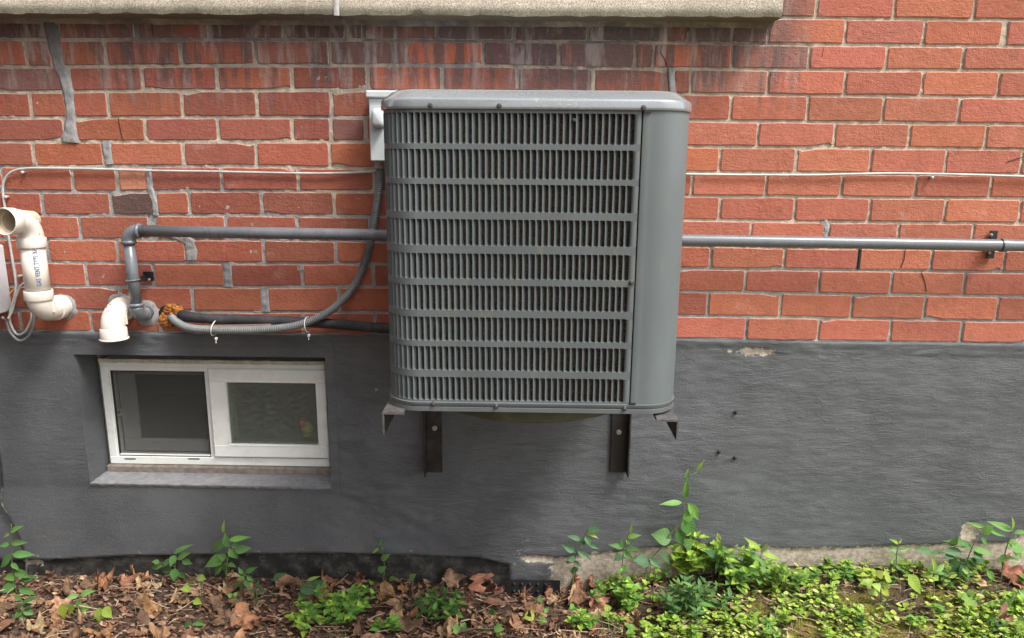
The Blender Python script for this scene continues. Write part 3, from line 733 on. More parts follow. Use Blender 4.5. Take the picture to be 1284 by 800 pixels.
# caulk, timber and sill round the frame
mb = MB(); mb.grid(70, 3, lambda u, v: (fx0 + (fx1 - fx0) * u, .090 + .004 * abs(v - .5), fz1 + .007 - .012 * v + .0022 * noise.noise(Vector((u * 22, 0, 0))))); mb.make('caulk', plain('cracked_caulk', (.52, .49, .40), .7, var=.2), win)
wb = MB(); wz = (at(140, 583, .1).z + at(415, 585, .1).z) / 2
wb.box(WX0 + .004, WX1 - .001, .082, .2, fz0 - .024, fz0 - .001, .003); wb.box(WX0 + .003, fx0 - .0005, .101, .2, fz0 - .001, WZ1 - .01, .002)
wb.make('timber_strip', WOOD, house, smooth=False)
sb_ = MB(); sz1 = fz0 - .022
sb_.grid(110, 10, lambda u, v: (WX0 + .001 + (WX1 - WX0 - .002) * u, -.008 - .002 * noise.noise(Vector((u * 60, 0, 0))) + (.11) * v, WZ0 + .002 * noise.noise(Vector((u * 30, v * 4, 0))) + (sz1 - WZ0) * v ** .8))
sb_.grid(110, 3, lambda u, v: (WX0 + .001 + (WX1 - WX0 - .002) * u, -.008 - .002 * noise.noise(Vector((u * 60, 0, 0))) + .004 * v * v, WZ0 + .0005 - (.010 + .004 * noise.noise(Vector((u * 50, 6, 0)))) * v + .002 * noise.noise(Vector((u * 30, 0, 0)))))
sb_.make('window_sill', SILLM, house)
# dark room behind
rm = MB(); a, b, c, d, y0, y1 = -2.4, .6, -.6, WZ1 + .3, .29, 2.2
rm.add([(a, y0, c), (b, y0, c), (b, y0, d), (a, y0, d), (a, y1, c), (b, y1, c), (b, y1, d), (a, y1, d)], [(4, 5, 6, 7), (0, 3, 7, 4), (1, 5, 6, 2), (0, 4, 5, 1), (3, 2, 6, 7)])
for (p, q, r_, s_) in ((a, WX0, c, d), (WX1, b, c, d), (WX0, WX1, WZ1, d), (WX0, WX1, c, WZ0)): rm.add([(p, y0, r_), (q, y0, r_), (q, y0, s_), (p, y0, s_)], [(0, 1, 2, 3)])
for (p, q) in ((WX0, WX0), (WX1, WX1)): rm.add([(p, .16, WZ0), (p, y0, WZ0), (p, y0, WZ1), (p, .16, WZ1)], [(0, 1, 2, 3)])
for zz in (WZ0, WZ1): rm.add([(WX0, .16, zz), (WX1, .16, zz), (WX1, y0, zz), (WX0, y0, zz)], [(0, 1, 2, 3)])
rm.make('room', ROOM, house, smooth=False)
# things standing inside behind the panes
p = at(383, 534, .19); o = thing('ornament', 'small red and yellow ornament standing inside behind the right window pane', 'ornament', (p.x, .19, WZ0))
tb = MB(); tb.tube(smooth_path([(p.x + .002, .19, p.z - .034), (p.x + .002, .19, p.z - .02), (p.x + .006, .19, p.z - .002), (p.x, .19, p.z + .012)], 5), [.010] * 5 + [.014, .017, .019, .019, .018] + [.016, .014, .012, .010, .008, .006], 14)
tb.make('body', plain('yellow_glaze', (.95, .75, .05), .4), o)
tb = MB(); tb.tube([(p.x - .006, .180, p.z + .003), (p.x - .008, .180, p.z + .012), (p.x - .006, .180, p.z + .024), (p.x - .004, .180, p.z + .030)], [.010, .013, .012, .004], 12); tb.make('hood', plain('red_glaze', (.95, .05, .05), .4), o)
p = at(215, 535, .5); o = thing('cardboard_box', 'dull maroon box low in the dark room behind the left window pane', 'box', (p.x, .5, p.z - .25))
MB().box(p.x - .14, p.x + .12, .42, .7, p.z - .25, p.z + .05, .003).make('body', plain('maroon_card', (.16, .045, .035), .7), o, smooth=False)
MB().box(p.x - .143, p.x + .123, .417, .703, p.z + .045, p.z + .060, .003).make('lid', plain('maroon_lid', (.13, .035, .03), .7), o, smooth=False)

exec_sections = True
# ------------------------------------------------------------------ unseen house added behind the viewer to shade the left end of the wall
nh = thing('added_shade_house', 'unseen house block added behind the viewer on the left to shade the wall', 'house', (-5, -3.0, 0))
MB().box(-11, -.7, -9, -3.0, -.2, 5.8, .02).make('wall', plain('shade_house_brick', (.17, .10, .08), .9, var=.25, grain=9), nh, smooth=False)
rf_ = MB(); rf_.add([(-11.3, -9.3, 5.8), (-.4, -9.3, 5.8), (-.4, -2.75, 5.8), (-11.3, -2.75, 5.8), (-11.3, -6.0, 7.6), (-.4, -6.0, 7.6)], [(0, 3, 2, 1), (3, 4, 5, 2), (0, 1, 5, 4), (0, 4, 3), (1, 2, 5)]); rf_.make('roof', plain('shade_house_shingles', (.06, .06, .06), .9), nh, smooth=False)
# ------------------------------------------------------------------ ground
gm = MB()
gx = [-60, -20, -8, -4] + list(np.arange(-2.2, 2.21, .02)) + [4, 8, 20, 60]
gy = [.12] + list(np.arange(.02, -1.0, -.015)) + [-1.4, -2, -3, -5, -9, -20, -60]
for y in gy:
    for x in gx: gm.V.append((x, y, ground_z(x, max(y, -1.2)) if abs(x) < 3 and y > -3 else 0.02))
nxg = len(gx)
for j in range(len(gy) - 1):
    for i in range(nxg - 1): a = j * nxg + i; gm.F.append((a, a + 1, a + nxg + 1, a + nxg)[::-1])
tag(gm.make('ground', SOIL), kind='structure')

# ------------------------------------------------------------------ air conditioner
AY0, AX0, AX1, AR = -.64, -.2815, .3155, .07
AYB = -.06
def arow(y, x=650): return at(x, y, AY0).z
ac = thing('air_conditioner', 'grey outdoor air conditioner with louvered front hung on wall brackets', 'air conditioner', (.017, -.35, at(650, 517, AY0).z))
Lside = (AYB - AY0) - 2 * AR; Larc = AR * math.pi / 2
def prof(s, off=0.0, r=AR):
    """point on the left and front outline; s = 0 where the front left corner begins to straighten into the front; grows to the right"""
    if s >= 0: return Vector((AX0 + AR + s, AY0 - off)), Vector((0, -1))
    if s > -Larc:
        a = -s / AR; n = Vector((-math.sin(a), -math.cos(a))); return Vector((AX0 + AR, AY0 + AR)) + n * (AR + off), n
    s2 = -s - Larc
    if s2 < Lside: n = Vector((-1, 0)); return Vector((AX0 - off, AY0 + AR + s2)), n
    a = min((s2 - Lside) / AR, math.pi / 2); n = Vector((-math.cos(a), math.sin(a))); return Vector((AX0 + AR, AYB - AR)) + n * (AR + off), n
def prof_r(s, off=0.0):
    """right outline: s = 0 where the front ends and the right corner begins"""
    if s <= 0: return Vector((AX1 - AR + s, AY0 - off)), Vector((0, -1))
    if s < Larc:
        a = s / AR; n = Vector((math.sin(a), -math.cos(a))); return Vector((AX1 - AR, AY0 + AR)) + n * (AR + off), n
    s2 = s - Larc
    if s2 < Lside: return Vector((AX1 + off, AY0 + AR + s2)), Vector((1, 0))
    a = min((s2 - Lside) / AR, math.pi / 2); n = Vector((math.cos(a), math.sin(a))); return Vector((AX1 - AR, AYB - AR)) + n * (AR + off), n
PIT = .01222
x_last = (at(799, 160, AY0).x + at(778, 490, AY0).x) / 2; x_seam = (at(807.5, 145, AY0).x + at(788.5, 500, AY0).x) / 2
s_end = x_last - AX0 - AR; s_seam = x_seam - AX0 - AR
ncols = int((s_end + Larc + Lside + .03) / PIT)
ZR = [(142, 181), (188, 225), (232, 267), (276, 309), (319, 351), (359, 390.5), (399, 429), (436, 466), (474.5, 503.5)]
zr = [(arow(a, 690), arow(b, 690)) for a, b in ZR]
ztop, zbot = at(650, 136, AY0).z, at(650, 508, AY0).z
US = (0.0, .07, .16, .30, .48, .65)          # vane samples; the slot is open from the last one to the next vane
DEP = (.0006, -.0004, .0002, .0042, .0072, .0092)
zlev = [(ztop, None, 0, 0)]
for i, (a, b) in enumerate(zr): 
    for (z, f, rd) in ((a, 0, 1.15), (a - .0003, .5, 1.0), (a - .0011, .85, .55), (a - .0026, .97, .2), (a - .0052, 1, 0), (b + .0045, 1, 0), (b + .0022, .97, .2), (b + .0009, .85, .55), (b + .0003, .5, 1.0), (b, 0, 1.15)): zlev.append((z, i, f, rd))
zlev.append((zbot, None, 0, 0))
sh = MB(); ns = []
start = s_end - ncols * PIT
svals = [(start - .02, 'm', 0)]
for c in range(ncols):
    for k, u in enumerate(US): svals.append((start + (c + u) * PIT, c, k))
svals += [(s_end + .0002, 'e', 0), (s_end + .006, 'm', 0), (s_seam - .002, 'm', 0), (s_seam - .0006, 'm', 1)]
nsv = len(svals)
for (z, i, f, rd) in zlev:
    for (s, c, k) in svals:
        d = 0; ss = s
        if c not in ('m', 'e'):
            d = DEP[k] * f
            if k == len(US) - 1: ss = s + rd * .0016; 
            if k == 0: ss = s - rd * .0014
        elif c == 'e': ss = s - rd * .0014
        elif k == 1: d = .004
        p, n = prof(ss, -d); sh.V.append((p.x, p.y, z))
for j in range(len(zlev) - 1):
    open_row = zlev[j][1] is not None and zlev[j][1] == zlev[j + 1][1]
    for i in range(nsv - 1):
        c, k = svals[i][1], svals[i][2]
        if open_row and c not in ('m', 'e') and k == len(US) - 1: continue
        a = j * nsv + i; sh.F.append((a, a + nsv, a + nsv + 1, a + 1))
shell = sh.make('louvered_panel', ACP, ac)
nvl = len(zlev); fl = []
for j in range(nvl - 1):
    open_row = zlev[j][1] is not None and zlev[j][1] == zlev[j + 1][1]
    smooth_row = open_row and zlev[j][2] > .5 and zlev[j + 1][2] > .5
    for i in range(nsv - 1):
        c, k = svals[i][1], svals[i][2]
        if open_row and c not in ('m', 'e') and k == len(US) - 1: continue
        fl.append(bool(smooth_row))
shell.data.polygons.foreach_set('use_smooth', fl)
md = shell.modifiers.new('thickness', 'SOLIDIFY'); md.thickness = .0011; md.offset = -1
# condenser coil behind the louvres
ci = MB(); sl = [start + (s_seam + .02 - start) * i / 60 for i in range(61)]
for z in (zbot + .005, ztop - .005):
    for s in sl: p, n = prof(s, -.017); ci.V.append((p.x, p.y, z))
for i in range(60): ci.F.append((i, i + 1, i + 62, i + 61))
ci.make('coil', COIL, ac)
# plain corner panel on the right
cpn = MB(); sR = -(AX1 - AR - x_seam)
sv = [(sR + .0008, .004), (sR + .0012, 0.0008), (sR + .004, 0), (sR + .012, -.0003)] + [(sR + .012 + (-.006 - sR - .012) * i / 4, 0) for i in range(1, 5)] + [(Larc * i / 12, 0) for i in range(0, 13)] + [(Larc + .012, .0), (Larc + .014, .003), (Larc + .03, .003), (Larc + .032, 0), (Larc + .10, 0), (Larc + .102, .003), (Larc + .2, .003), (Larc + Lside - .002, 0)] + [(Larc + Lside + Larc * i / 6, 0) for i in range(7)]
for z in (ztop, ztop - .004, zbot + .003, zbot + .0005):
    for s, d in sv: p, n = prof_r(s, -d + .0012); cpn.V.append((p.x, p.y, z))
m_ = len(sv)
for j in range(3):
    for i in range(m_ - 1): a = j * m_ + i; cpn.F.append((a, a + m_, a + m_ + 1, a + 1))
cpn.make('corner_panel', ACR, ac, auto=45)
MB().box(AX0 + .06, AX1 - .06, AYB - .004, AYB, zbot, ztop).make('back_panel', ACR, ac, smooth=False)
# cap and base rings
def rrect(off, z, inset_r=0, n=10):
    x0, x1, y0, y1 = AX0 - off, AX1 + off, AY0 - off, AYB + off; r = max(.012, AR + off * .9)
    out = []
    for (cx, cy, a0) in ((x0 + r, y0 + r, math.pi), (x1 - r, y0 + r, 1.5 * math.pi), (x1 - r, y1 - r, 0), (x0 + r, y1 - r, .5 * math.pi)):
        for i in range(n + 1): a = a0 + math.pi / 2 * i / n; out.append((cx + math.cos(a) * r, cy + math.sin(a) * r, z))
    return out
def loft(rings, close_last=True, close_first=False):
    mb = MB(); n = len(rings[0])
    for r_ in rings: mb.V += r_
    for j in range(len(rings) - 1):
        for i in range(n): a = j * n + i; b = j * n + (i + 1) % n; mb.F.append((a, b, b + n, a + n))
    if close_last: mb.F.append(tuple(range((len(rings) - 1) * n, len(rings) * n)))
    if close_first: mb.F.append(tuple(range(n))[::-1])
    return mb
zc0 = at(650, 137.5, AY0 - .004).z; zc1 = at(650, 124, AY0 - .006).z; zc2 = at(650, 112.3, AY0 + .035).z
loft([rrect(-.004, zc0 + .001), rrect(.0035, zc0), rrect(.0048, zc0 + .0015), rrect(.0046, zc0 + .006), rrect(.0040, zc1 - .003), rrect(.0025, zc1), rrect(-.001, zc1 + .0022), rrect(-.018, zc2 - .005), rrect(-.028, zc2 - .0012), rrect(-.040, zc2), rrect(-.1, zc2 + .001)]).make('cap', CAP, ac, auto=60)
# fan guard on top of the cap
fg = MB(); cx, cy = (AX0 + AX1) / 2, (AY0 + AYB) / 2
for r_ in [.03 + .018 * i for i in range(11)]: fg.tube([(cx + math.cos(a) * r_, cy + math.sin(a) * r_, zc2 + .004) for a in [2 * math.pi * i / 36 for i in range(37)]], .0012, 5, caps=False)
for i in range(8): a = math.pi / 4 * i; fg.tube([(cx, cy, zc2 + .0025), (cx + math.cos(a) * .21, cy + math.sin(a) * .21, zc2 + .0025)], .002, 5)
fg.make('fan_guard', BLACK, ac)
zb0 = at(650, 517.5, AY0 - .003).z; zb1 = at(650, 505.5, AY0 - .003).z
loft([rrect(-.02, zb0 + .001), rrect(.0015, zb0), rrect(.0030, zb0 + .001), rrect(.0030, zb0 + .0095), rrect(.0018, zb0 + .0105), rrect(.0030, zb0 + .0115), rrect(.0034, zb1 - .001), rrect(.0015, zb1), rrect(-.004, zb1)], close_last=True, close_first=True).make('base_rail', ACP, ac, auto=50)
dp = []; pc = ((AX0 + AX1) / 2 + .0, -.355)
for rr_, z in ((.268, zb0 + .0005), (.266, zb0 - .012), (.262, zb0 - .030), (.250, zb0 - .036), (.1, zb0 - .037)): dp.append([(pc[0] + math.cos(2 * math.pi * i / 48) * rr_, pc[1] + math.sin(2 * math.pi * i / 48) * rr_, z) for i in range(48)])
loft(dp).make('drain_pan', PANMAT, ac, auto=50)
# hex screws with washers
def screw(px, py, Y, name='screw', parent=ac, s=1.0, mat=ZINC):
    p = at(px, py, Y); mb = MB(); r = .0052 * s
    mb.tube([(p.x, Y + .003, p.z), (p.x, Y - .0008, p.z), (p.x, Y - .0016, p.z)], [r, r, r * .85], 16)
    mb.tube([(p.x, Y - .0014, p.z), (p.x, Y - .0045, p.z), (p.x, Y - .0052, p.z)], [r * .62, r * .62, r * .5], 6)
    mb.tube([(p.x, Y - .005, p.z), (p.x, Y - .0056, p.z)], [r * .28, r * .2], 6)
    return mb.make(name, mat, parent, smooth=False)
SCR = plain('dark_screw', (.10, .09, .085), .4, .6, var=.4, grain=300)
for px, py, Y in ((539.5, 132.5, AY0 - .0048), (626, 132.8, AY0 - .0048), (807, 135, AY0 - .0048), (543.5, 506.5, AY0 - .0034), (622, 509.5, AY0 - .0034), (783, 512.3, AY0 - .0034), (791.5, 354.5, AY0 - .001)): screw(px, py, Y, s=.95, mat=SCR)
screw(720, 150.5, AY0 + .001, s=.7, mat=SCR)
# seam clip at the top and bottom of the corner panel
for px, py in ((812, 141), (793, 506)):
    p = at(px, py, AY0 - .003); MB().box(p.x - .007, p.x + .007, AY0 - .0045, AY0 - .0015, p.z - .001, p.z + .001).make('seam_slot', GASKET, ac, smooth=False)

# ------------------------------------------------------------------ wall brackets
def bracket(side, label):
    if side < 0: xi, xo = at(507, 517, -.655).x, at(479, 517, -.655).x; z = at(493, 517, -.655).z; zl = at(480, 545, -.655).z; wx0, wx1 = at(534, 560).x, at(555, 560).x; zw = at(545, 590).z
    else: xi, xo = at(823, 526, -.655).x, at(851.5, 526, -.655).x; z = at(837, 526, -.655).z; zl = at(851, 552, -.655).z; wx0, wx1 = at(787, 560).x, at(765.5, 560).x; zw = at(776, 590).z
    o = thing('wall_bracket', label, 'bracket', (xo, 0, z), 'steel brackets carrying the air conditioner')
    s = 1 if side < 0 else -1
    mb = MB(); a, b = sorted((xo, xi)); mb.box(a, b, -.655, -.012, z - .0045, z, .0008)
    a, b = sorted((xo, xo + s * .0045)); mb.box(a, b, -.655, -.012, zl, z - .0046, .0008)
    mb.make('arm', BLACK, o, smooth=False)
    tp = MB(); a, b = sorted((xo + s * .0005, xi)); tp.box(a, b, -.6565, -.6552, z - .0042, z - .0003); a, b = sorted((xo + s * .0005, xo + s * .004)); tp.box(a, b, -.6565, -.6552, zl + .001, z - .005)
    tp.box(*sorted((xo + s * .001, xi - s * .001)), -.654, -.58, z + .0002, z + .0008)
    tp.make('bare_end', RAWST, o, smooth=False)
    pl = MB(); a, b = sorted((wx0, wx1)); pl.box(a, b, -.014, -.009, zw, z - .006, .0008)
    a, b = sorted((wx0 - s * .0002, wx0 + s * .005)); pl.box(a, b, -.050, -.0142, zw, z - .02, .0008)
    pl.make('wall_plate', BLACK, o, smooth=False)
    br = MB(); br.box(*sorted((xo + s * .0046, xo + s * .009)), -.33, -.012, z - .03, z - .006); br.make('gusset', BLACK, o, smooth=False)
    p = at(545 if side < 0 else 776, 537 if side < 0 else 542, -.016)
    mb = MB(); mb.tube([(p.x, -.0138, p.z), (p.x, -.0165, p.z)], .0078, 14); mb.tube([(p.x, -.0166, p.z), (p.x, -.022, p.z)], .0052, 6); mb.make('bolt', ZINC, o, smooth=False)
    fp = Vector(((xi + xo) / 2 + s * .012, -.615, z)); mb = MB(); mb.tube([(fp.x, fp.y, z + .0008), (fp.x, fp.y, z + .004), (fp.x, fp.y, zb0 + .001)], [.008, .0045, .0045], 10); mb.make('foot_bolt', RAWST if side > 0 else BLACK, o, smooth=False)
    fm = MB(); fm.tube([(fp.x + s * .02, fp.y + .03, z + .0004), (fp.x + s * .02, fp.y + .03, zb0 - .0006)], .018, 14); fm.make('rubber_foot', DARKP, o)
    return o
bracket(-1, 'left black steel angle bracket under the air conditioner, nearer the window')
bracket(1, 'right black steel angle bracket under the plain corner of the air conditioner')

# ------------------------------------------------------------------ grey pipe run
def elbow(c, d0, d1, R_, n=8):
    """quarter bend: enters corner c along d0, leaves along d1"""
    c, d0, d1 = Vector(c), Vector(d0), Vector(d1); s = c - d0 * R_; ctr = s + d1 * R_
    return [ctr - d1 * R_ * math.cos(a) + d0 * R_ * math.sin(a) for a in [math.pi / 2 * i / n for i in range(n + 1)]]
PY = -.062; pr_ = .0158
pA = at(168, 289, PY); pB = at(1284, 307.5, PY); pC = at(171, 400, PY)
slope = (pB.z - pA.z) / (pB.x - pA.x)
pdir = Vector((1, 0, slope)).normalized()
gp = thing('grey_pipe', 'grey painted pipe running along the brick wall behind the air conditioner', 'pipe', tuple(pA))
zz_ = at(700, 297, PY)
corner = Vector((at(161, 300, PY).x, PY, at(161, 289.3, PY).z))
hp = [corner + pdir * t for t in (.03, .4, .8, 1.3, 1.8, 2.3, 2.75, 3.6)]
MB().tube(hp, pr_, 24).make('horizontal_run', GPIPE, gp)
e1 = elbow(corner, (0, 0, 1), tuple(pdir), .030)
mb = MB(); mb.tube(e1, pr_ + .0028, 24); s_ = e1[0]; mb.tube([s_ - Vector((0, 0, .006)), s_, s_ + Vector((0, 0, .004))], [pr_ + .0045, pr_ + .0048, pr_ + .003], 24)
s_ = e1[-1]; mb.tube([s_ - pdir * .004, s_, s_ + pdir * .006], [pr_ + .003, pr_ + .0048, pr_ + .0045], 24)
mb.make('elbow', GPIPE, gp)
zlow = at(171, 397, PY).z; xlow = at(171, 385, PY).x
cl = Vector((xlow, PY, zlow))
MB().tube([cl + Vector((0, 0, .02)), corner - Vector((0, 0, .02))], pr_, 24).make('vertical_run', GPIPE, gp)
e2 = elbow(cl, (0, -1, 0), (0, 0, 1), .030)
e2b = [Vector((p.x + .0, p.y, p.z)) for p in e2]
mb = MB(); mb.tube([Vector((cl.x, .004, cl.z))] + e2b, pr_ + .0028, 24); s_ = e2b[-1]; mb.tube([s_, s_ + Vector((0, 0, .001)), s_ + Vector((0, 0, .007)), s_ + Vector((0, 0, .009))], [pr_ + .003, pr_ + .0052, pr_ + .0052, pr_ + .001], 24)
mb.tube([Vector((cl.x, -.018, cl.z)), Vector((cl.x, -.019, cl.z)), Vector((cl.x, -.027, cl.z)), Vector((cl.x, -.028, cl.z))], [pr_ + .003, pr_ + .005, pr_ + .005, pr_ + .003], 24)
mb.make('elbow', GPIPE, gp)
# left strap: band round the upright with a flat plate screwed to the brick
cz = at(171, 351, PY).z; cxp = corner.x + (cl.x - corner.x) * .5; mb = MB()
ring = [Vector((cxp + math.cos(a) * (pr_ + .002), PY + math.sin(a) * (pr_ + .002), cz + .0015 * math.cos(a))) for a in [2 * math.pi * i / 28 for i in range(29)]]
mb.tube(ring, .0022, 8, caps=False); mb.make('strap_band', GPIPE, gp)
a_, b_ = at(173, 350, -.02), at(195, 350, -.004)
mb = MB(); mb.box(cxp + .004, b_.x, -.0145, -.011, cz - .011, cz + .016, .0008); mb.box(cxp + .008, cxp + .013, PY + .008, -.012, cz - .007, cz + .006, .0008); so_ = mb.make('strap_plate', BLACK, gp, smooth=False)
screw(187, 350.5, -.0145, parent=gp, name='strap_screw', s=.8)
# right clamp
q = at(1258, 306, PY); cc_ = corner + pdir * ((q.x - corner.x) / pdir.x); mb = MB()
mb.tube([cc_ - pdir * .006, cc_ - pdir * .0058, cc_ + pdir * .0058, cc_ + pdir * .006], [pr_ - .001, pr_ + .0022, pr_ + .0022, pr_ - .001], 28); mb.make('clamp_band', GPIPE, gp, auto=40)
mb = MB(); mb.tube([cc_ - pdir * .0085, cc_ - pdir * .006], [pr_ + .0018, pr_ + .0018], 28); mb.make('clamp_edge', BLACK, gp, auto=40)
t0, t1 = at(1243, 289, -.008), at(1240, 324, -.008); mb = MB(); mb.box(t1.x - .008, t1.x + .012, -.012, -.007, t1.z, t0.z, .001); mb.box(t1.x - .002, t1.x + .008, PY + .004, -.012, cc_.z - .01, cc_.z + .01, .001); mb.make('clamp_plate', DARKP, gp, smooth=False)
screw(1243, 294.5, -.012, parent=gp, name='clamp_screw', s=.8); screw(1240.5, 317, -.012, parent=gp, name='clamp_screw', s=.8)

# ------------------------------------------------------------------ cream vent pipes
VR = .0305
def socket(mb, c, d, r, L, n=28):
    c, d = Vector(c), Vector(d).normalized()
    mb.tube([c - d * L / 2 - d * .0005, c - d * L / 2, c - d * L / 2 + d * .002, c + d * L / 2 - d * .002, c + d * L / 2, c + d * (L / 2 + .0005)], [r - .004, r - .001, r, r, r - .001, r - .004], n, caps=False)
v1y = -.098
b1 = at(48, 385, v1y); t1_ = at(42, 300, v1y); vx = (b1.x + t1_.x) / 2; zlo = at(50, 392, v1y).z; zhi = at(40, 278, v1y).z
vp = thing('vent_pipe', 'tall cream plastic vent pipe with its open mouth facing out and blue lettering', 'vent pipe', (vx, v1y, zlo))
lo = elbow((vx, v1y, zlo), (0, -1, 0), (0, 0, 1), .044, 12)
mb = MB(); mb.tube([Vector((vx, .01, zlo))] + lo, VR + .0008, 28, caps=False); socket(mb, (vx, -.030, zlo), (0, 1, 0), VR + .0045, .028); mb.make('lower_elbow', PVC, vp, auto=50)
mb = MB(); socket(mb, (vx, v1y, zlo + .050), (0, 0, 1), VR + .0052, .026); mb.make('lower_collar', PVC, vp, auto=50)
zc_hi = at(41, 304, v1y).z
MB().tube([(vx, v1y, zlo + .04), (vx, v1y, zc_hi)], VR, 32).make('straight_pipe', PVC, vp)
mb = MB(); socket(mb, (vx, v1y, zc_hi), (0, 0, 1), VR + .0052, .026); mb.make('upper_collar', PVC, vp, auto=50)
cor = Vector((vx, v1y, zc_hi + .060)); hi = elbow(tuple(cor), (0, 0, 1), (-.12, -.992, .04), .046, 14)
od = Vector((-.12, -.992, .04)).normalized()
end = hi[-1]
mb = MB(); mb.tube([Vector((vx, v1y, zc_hi + .008))] + hi + [end + od * .002, end + od * .006, end + od * .036, end + od * .0375, end + od * .036], [VR + .0008] * (len(hi) + 1) + [VR + .001, VR + .0045, VR + .0052, VR + .004, VR + .0015], 32, caps=False)
mb.make('upper_elbow', PVC, vp, auto=50)
mb = MB(); mb.tube([end + od * .0362, end + od * .012, end + od * .0118, end - od * .03, end - od * .06 ], [VR + .0012, VR + .0008, VR - .003, VR - .003, VR - .006], 32, caps=False); mb.F.append(tuple(range(4 * 32, 5 * 32))); mb.make('inner_bore', PVCIN, vp, auto=50)
# moulded ribs in the crook of the elbows
for (c_, nrm) in ((lo[7], 1), (hi[6], 1)):
    mb = MB(); mb.box(c_.x + VR - .006, c_.x + VR + .0035, c_.y - .002, c_.y + .002, c_.z - .018, c_.z + .018, .001); mb.make('moulded_rib', PVC, vp, smooth=False)
# print reading upwards on the straight piece
cu = bpy.data.curves.new('lettering', 'FONT'); cu.body = 'GAS VENT TYPE BH'; cu.size = .0150; cu.space_character = 1.12; cu.extrude = 0; cu.resolution_u = 2; cu.offset = .0004
tmp = bpy.data.objects.new('lettering_tmp', cu); col.objects.link(tmp)
dg = bpy.context.evaluated_depsgraph_get(); me = bpy.data.meshes.new_from_object(tmp.evaluated_get(dg)); bpy.data.objects.remove(tmp)
V = [v.co.copy() for v in me.vertices]; F = [tuple(p_.vertices) for p_ in me.polygons]
wd = max(v.x for v in V); zt0 = at(46, 360, v1y - .03).z + .001; zt1 = at(46, 312, v1y - .03).z; sc_ = (zt1 - zt0) / wd
a0 = math.atan2(-1, .0) - .0
def wrap(v):
    ang = -math.pi / 2 + .0 + (-(v.y - .005)) / VR; ang += .72
    return (vx + math.cos(ang) * (VR + .0011), v1y + math.sin(ang) * (VR + .0011), zt0 + v.x * sc_)
mk('lettering', [wrap(v) for v in V], F, INK, vp, smooth=False)

v2 = at(160, 385, 0); v2y = -.085
vq = thing('vent_pipe', 'short cream plastic vent elbow turned down beside the grey pipe', 'vent pipe', (v2.x, 0, v2.z))
lo = elbow((v2.x, v2y, v2.z), (0, -1, 0), (0, 0, -1), .044, 12)
mb = MB(); mb.tube([Vector((v2.x, .01, v2.z))] + lo, VR + .001, 28, caps=False); socket(mb, (v2.x, -.028, v2.z), (0, 1, 0), VR + .0045, .026); mb.make('elbow', PVC, vq, auto=50)
e = lo[-1]; mb = MB(); mb.tube([e + Vector((0, 0, .004)), e, e - Vector((0, 0, .024)), e - Vector((0, 0, .026)), e - Vector((0, 0, .027)), e - Vector((0, 0, .029)), e - Vector((0, 0, .0295)), e - Vector((0, 0, .026))], [VR + .001, VR + .0045, VR + .005, VR + .005, VR + .0075, VR + .0078, VR + .006, VR - .002], 32, caps=False); mb.F.append(tuple(range(7 * 32, 8 * 32))); mb.make('end_collar', PVC, vq, auto=50)
mb = MB(); c_ = lo[6]; mb.box(c_.x + VR - .006, c_.x + VR + .0035, c_.y + .001, c_.y + .005, c_.z - .022, c_.z + .012, .001); mb.make('moulded_rib', PVC, vq, smooth=False)
# dark handwriting-like scuffs on the elbow
rs = random.Random(4); 
for (ax, ay) in ((-.35, .25), (-.1, .75)):
    mb = MB()
    for k in range(7):
        i = 3 + int(ay * 4); c_ = lo[i]; t_ = (lo[i + 1] - lo[i]).normalized(); nrm = Vector((math.sin(ax + rs.uniform(-.12, .12)), -.45, .9)).normalized()
        nrm = (nrm - t_ * nrm.dot(t_)).normalized(); b_ = c_ + nrm * (VR + .0006); sd_ = t_.cross(nrm)
        p0 = b_ + t_ * rs.uniform(-.005, .005) + sd_ * rs.uniform(-.006, .006); mb.tube([p0, p0 + t_ * rs.uniform(-.006, .006) + sd_ * rs.uniform(-.006, .006)], .0007, 4)
    mb.make('ink_mark', GRNINK, vq, smooth=False)

# ------------------------------------------------------------------ electrical box, conduits, insulation, cables
bx0, bx1 = at(462, 160, -.09).x, -.25; bz0, bz1 = at(470, 202, -.09).z, at(470, 113.5, -.09).z
eb = thing('disconnect_box', 'pale grey electrical disconnect box on the wall behind the top left of the air conditioner', 'electrical box', (bx0, 0, bz0))
MB().box(bx0 + .002, bx1, -.088, -.004, bz0, bz1 - .018, .0025).make('body', BOXM, eb, smooth=False)
MB().box(bx0 - .004, bx1 + .004, -.097, -.004, bz1 - .018, bz1, .003).make('hood', BOXM, eb, smooth=False)
p0, p1 = at(466.5, 136, -.10), at(483, 160, -.10); mb = MB()
def lat(u, v):
    a = u * 2 * math.pi; k = (1, 1, .93, .6, 0)[min(4, int(round(v * 4)))]; y = (-.086, -.108, -.116, -.120, -.121)[min(4, int(round(v * 4)))]
    sx = abs(math.cos(a)) ** .5 * (1 if math.cos(a) > 0 else -1); sz = abs(math.sin(a)) ** .5 * (1 if math.sin(a) > 0 else -1)
    return ((p0.x + p1.x) / 2 + sx * (p1.x - p0.x) / 2 * k, y, (p0.z + p1.z) / 2 + sz * (p0.z - p1.z) / 2 * k)
mb.grid(32, 4, lat); mb.make('latch', BOXM, eb, auto=60)
c0 = at(474, 205, -.05); mb = MB(); mb.tube([(c0.x + .004, -.05, bz0 + .002), (c0.x + .004, -.05, bz0 - .010)], .016, 6); mb.tube([(c0.x + .004, -.05, bz0 - .010), (c0.x + .004, -.05, bz0 - .02)], .0135, 16); mb.make('conduit_gland', plain('beige_gland', (.34, .33, .28), .5), eb, smooth=False)

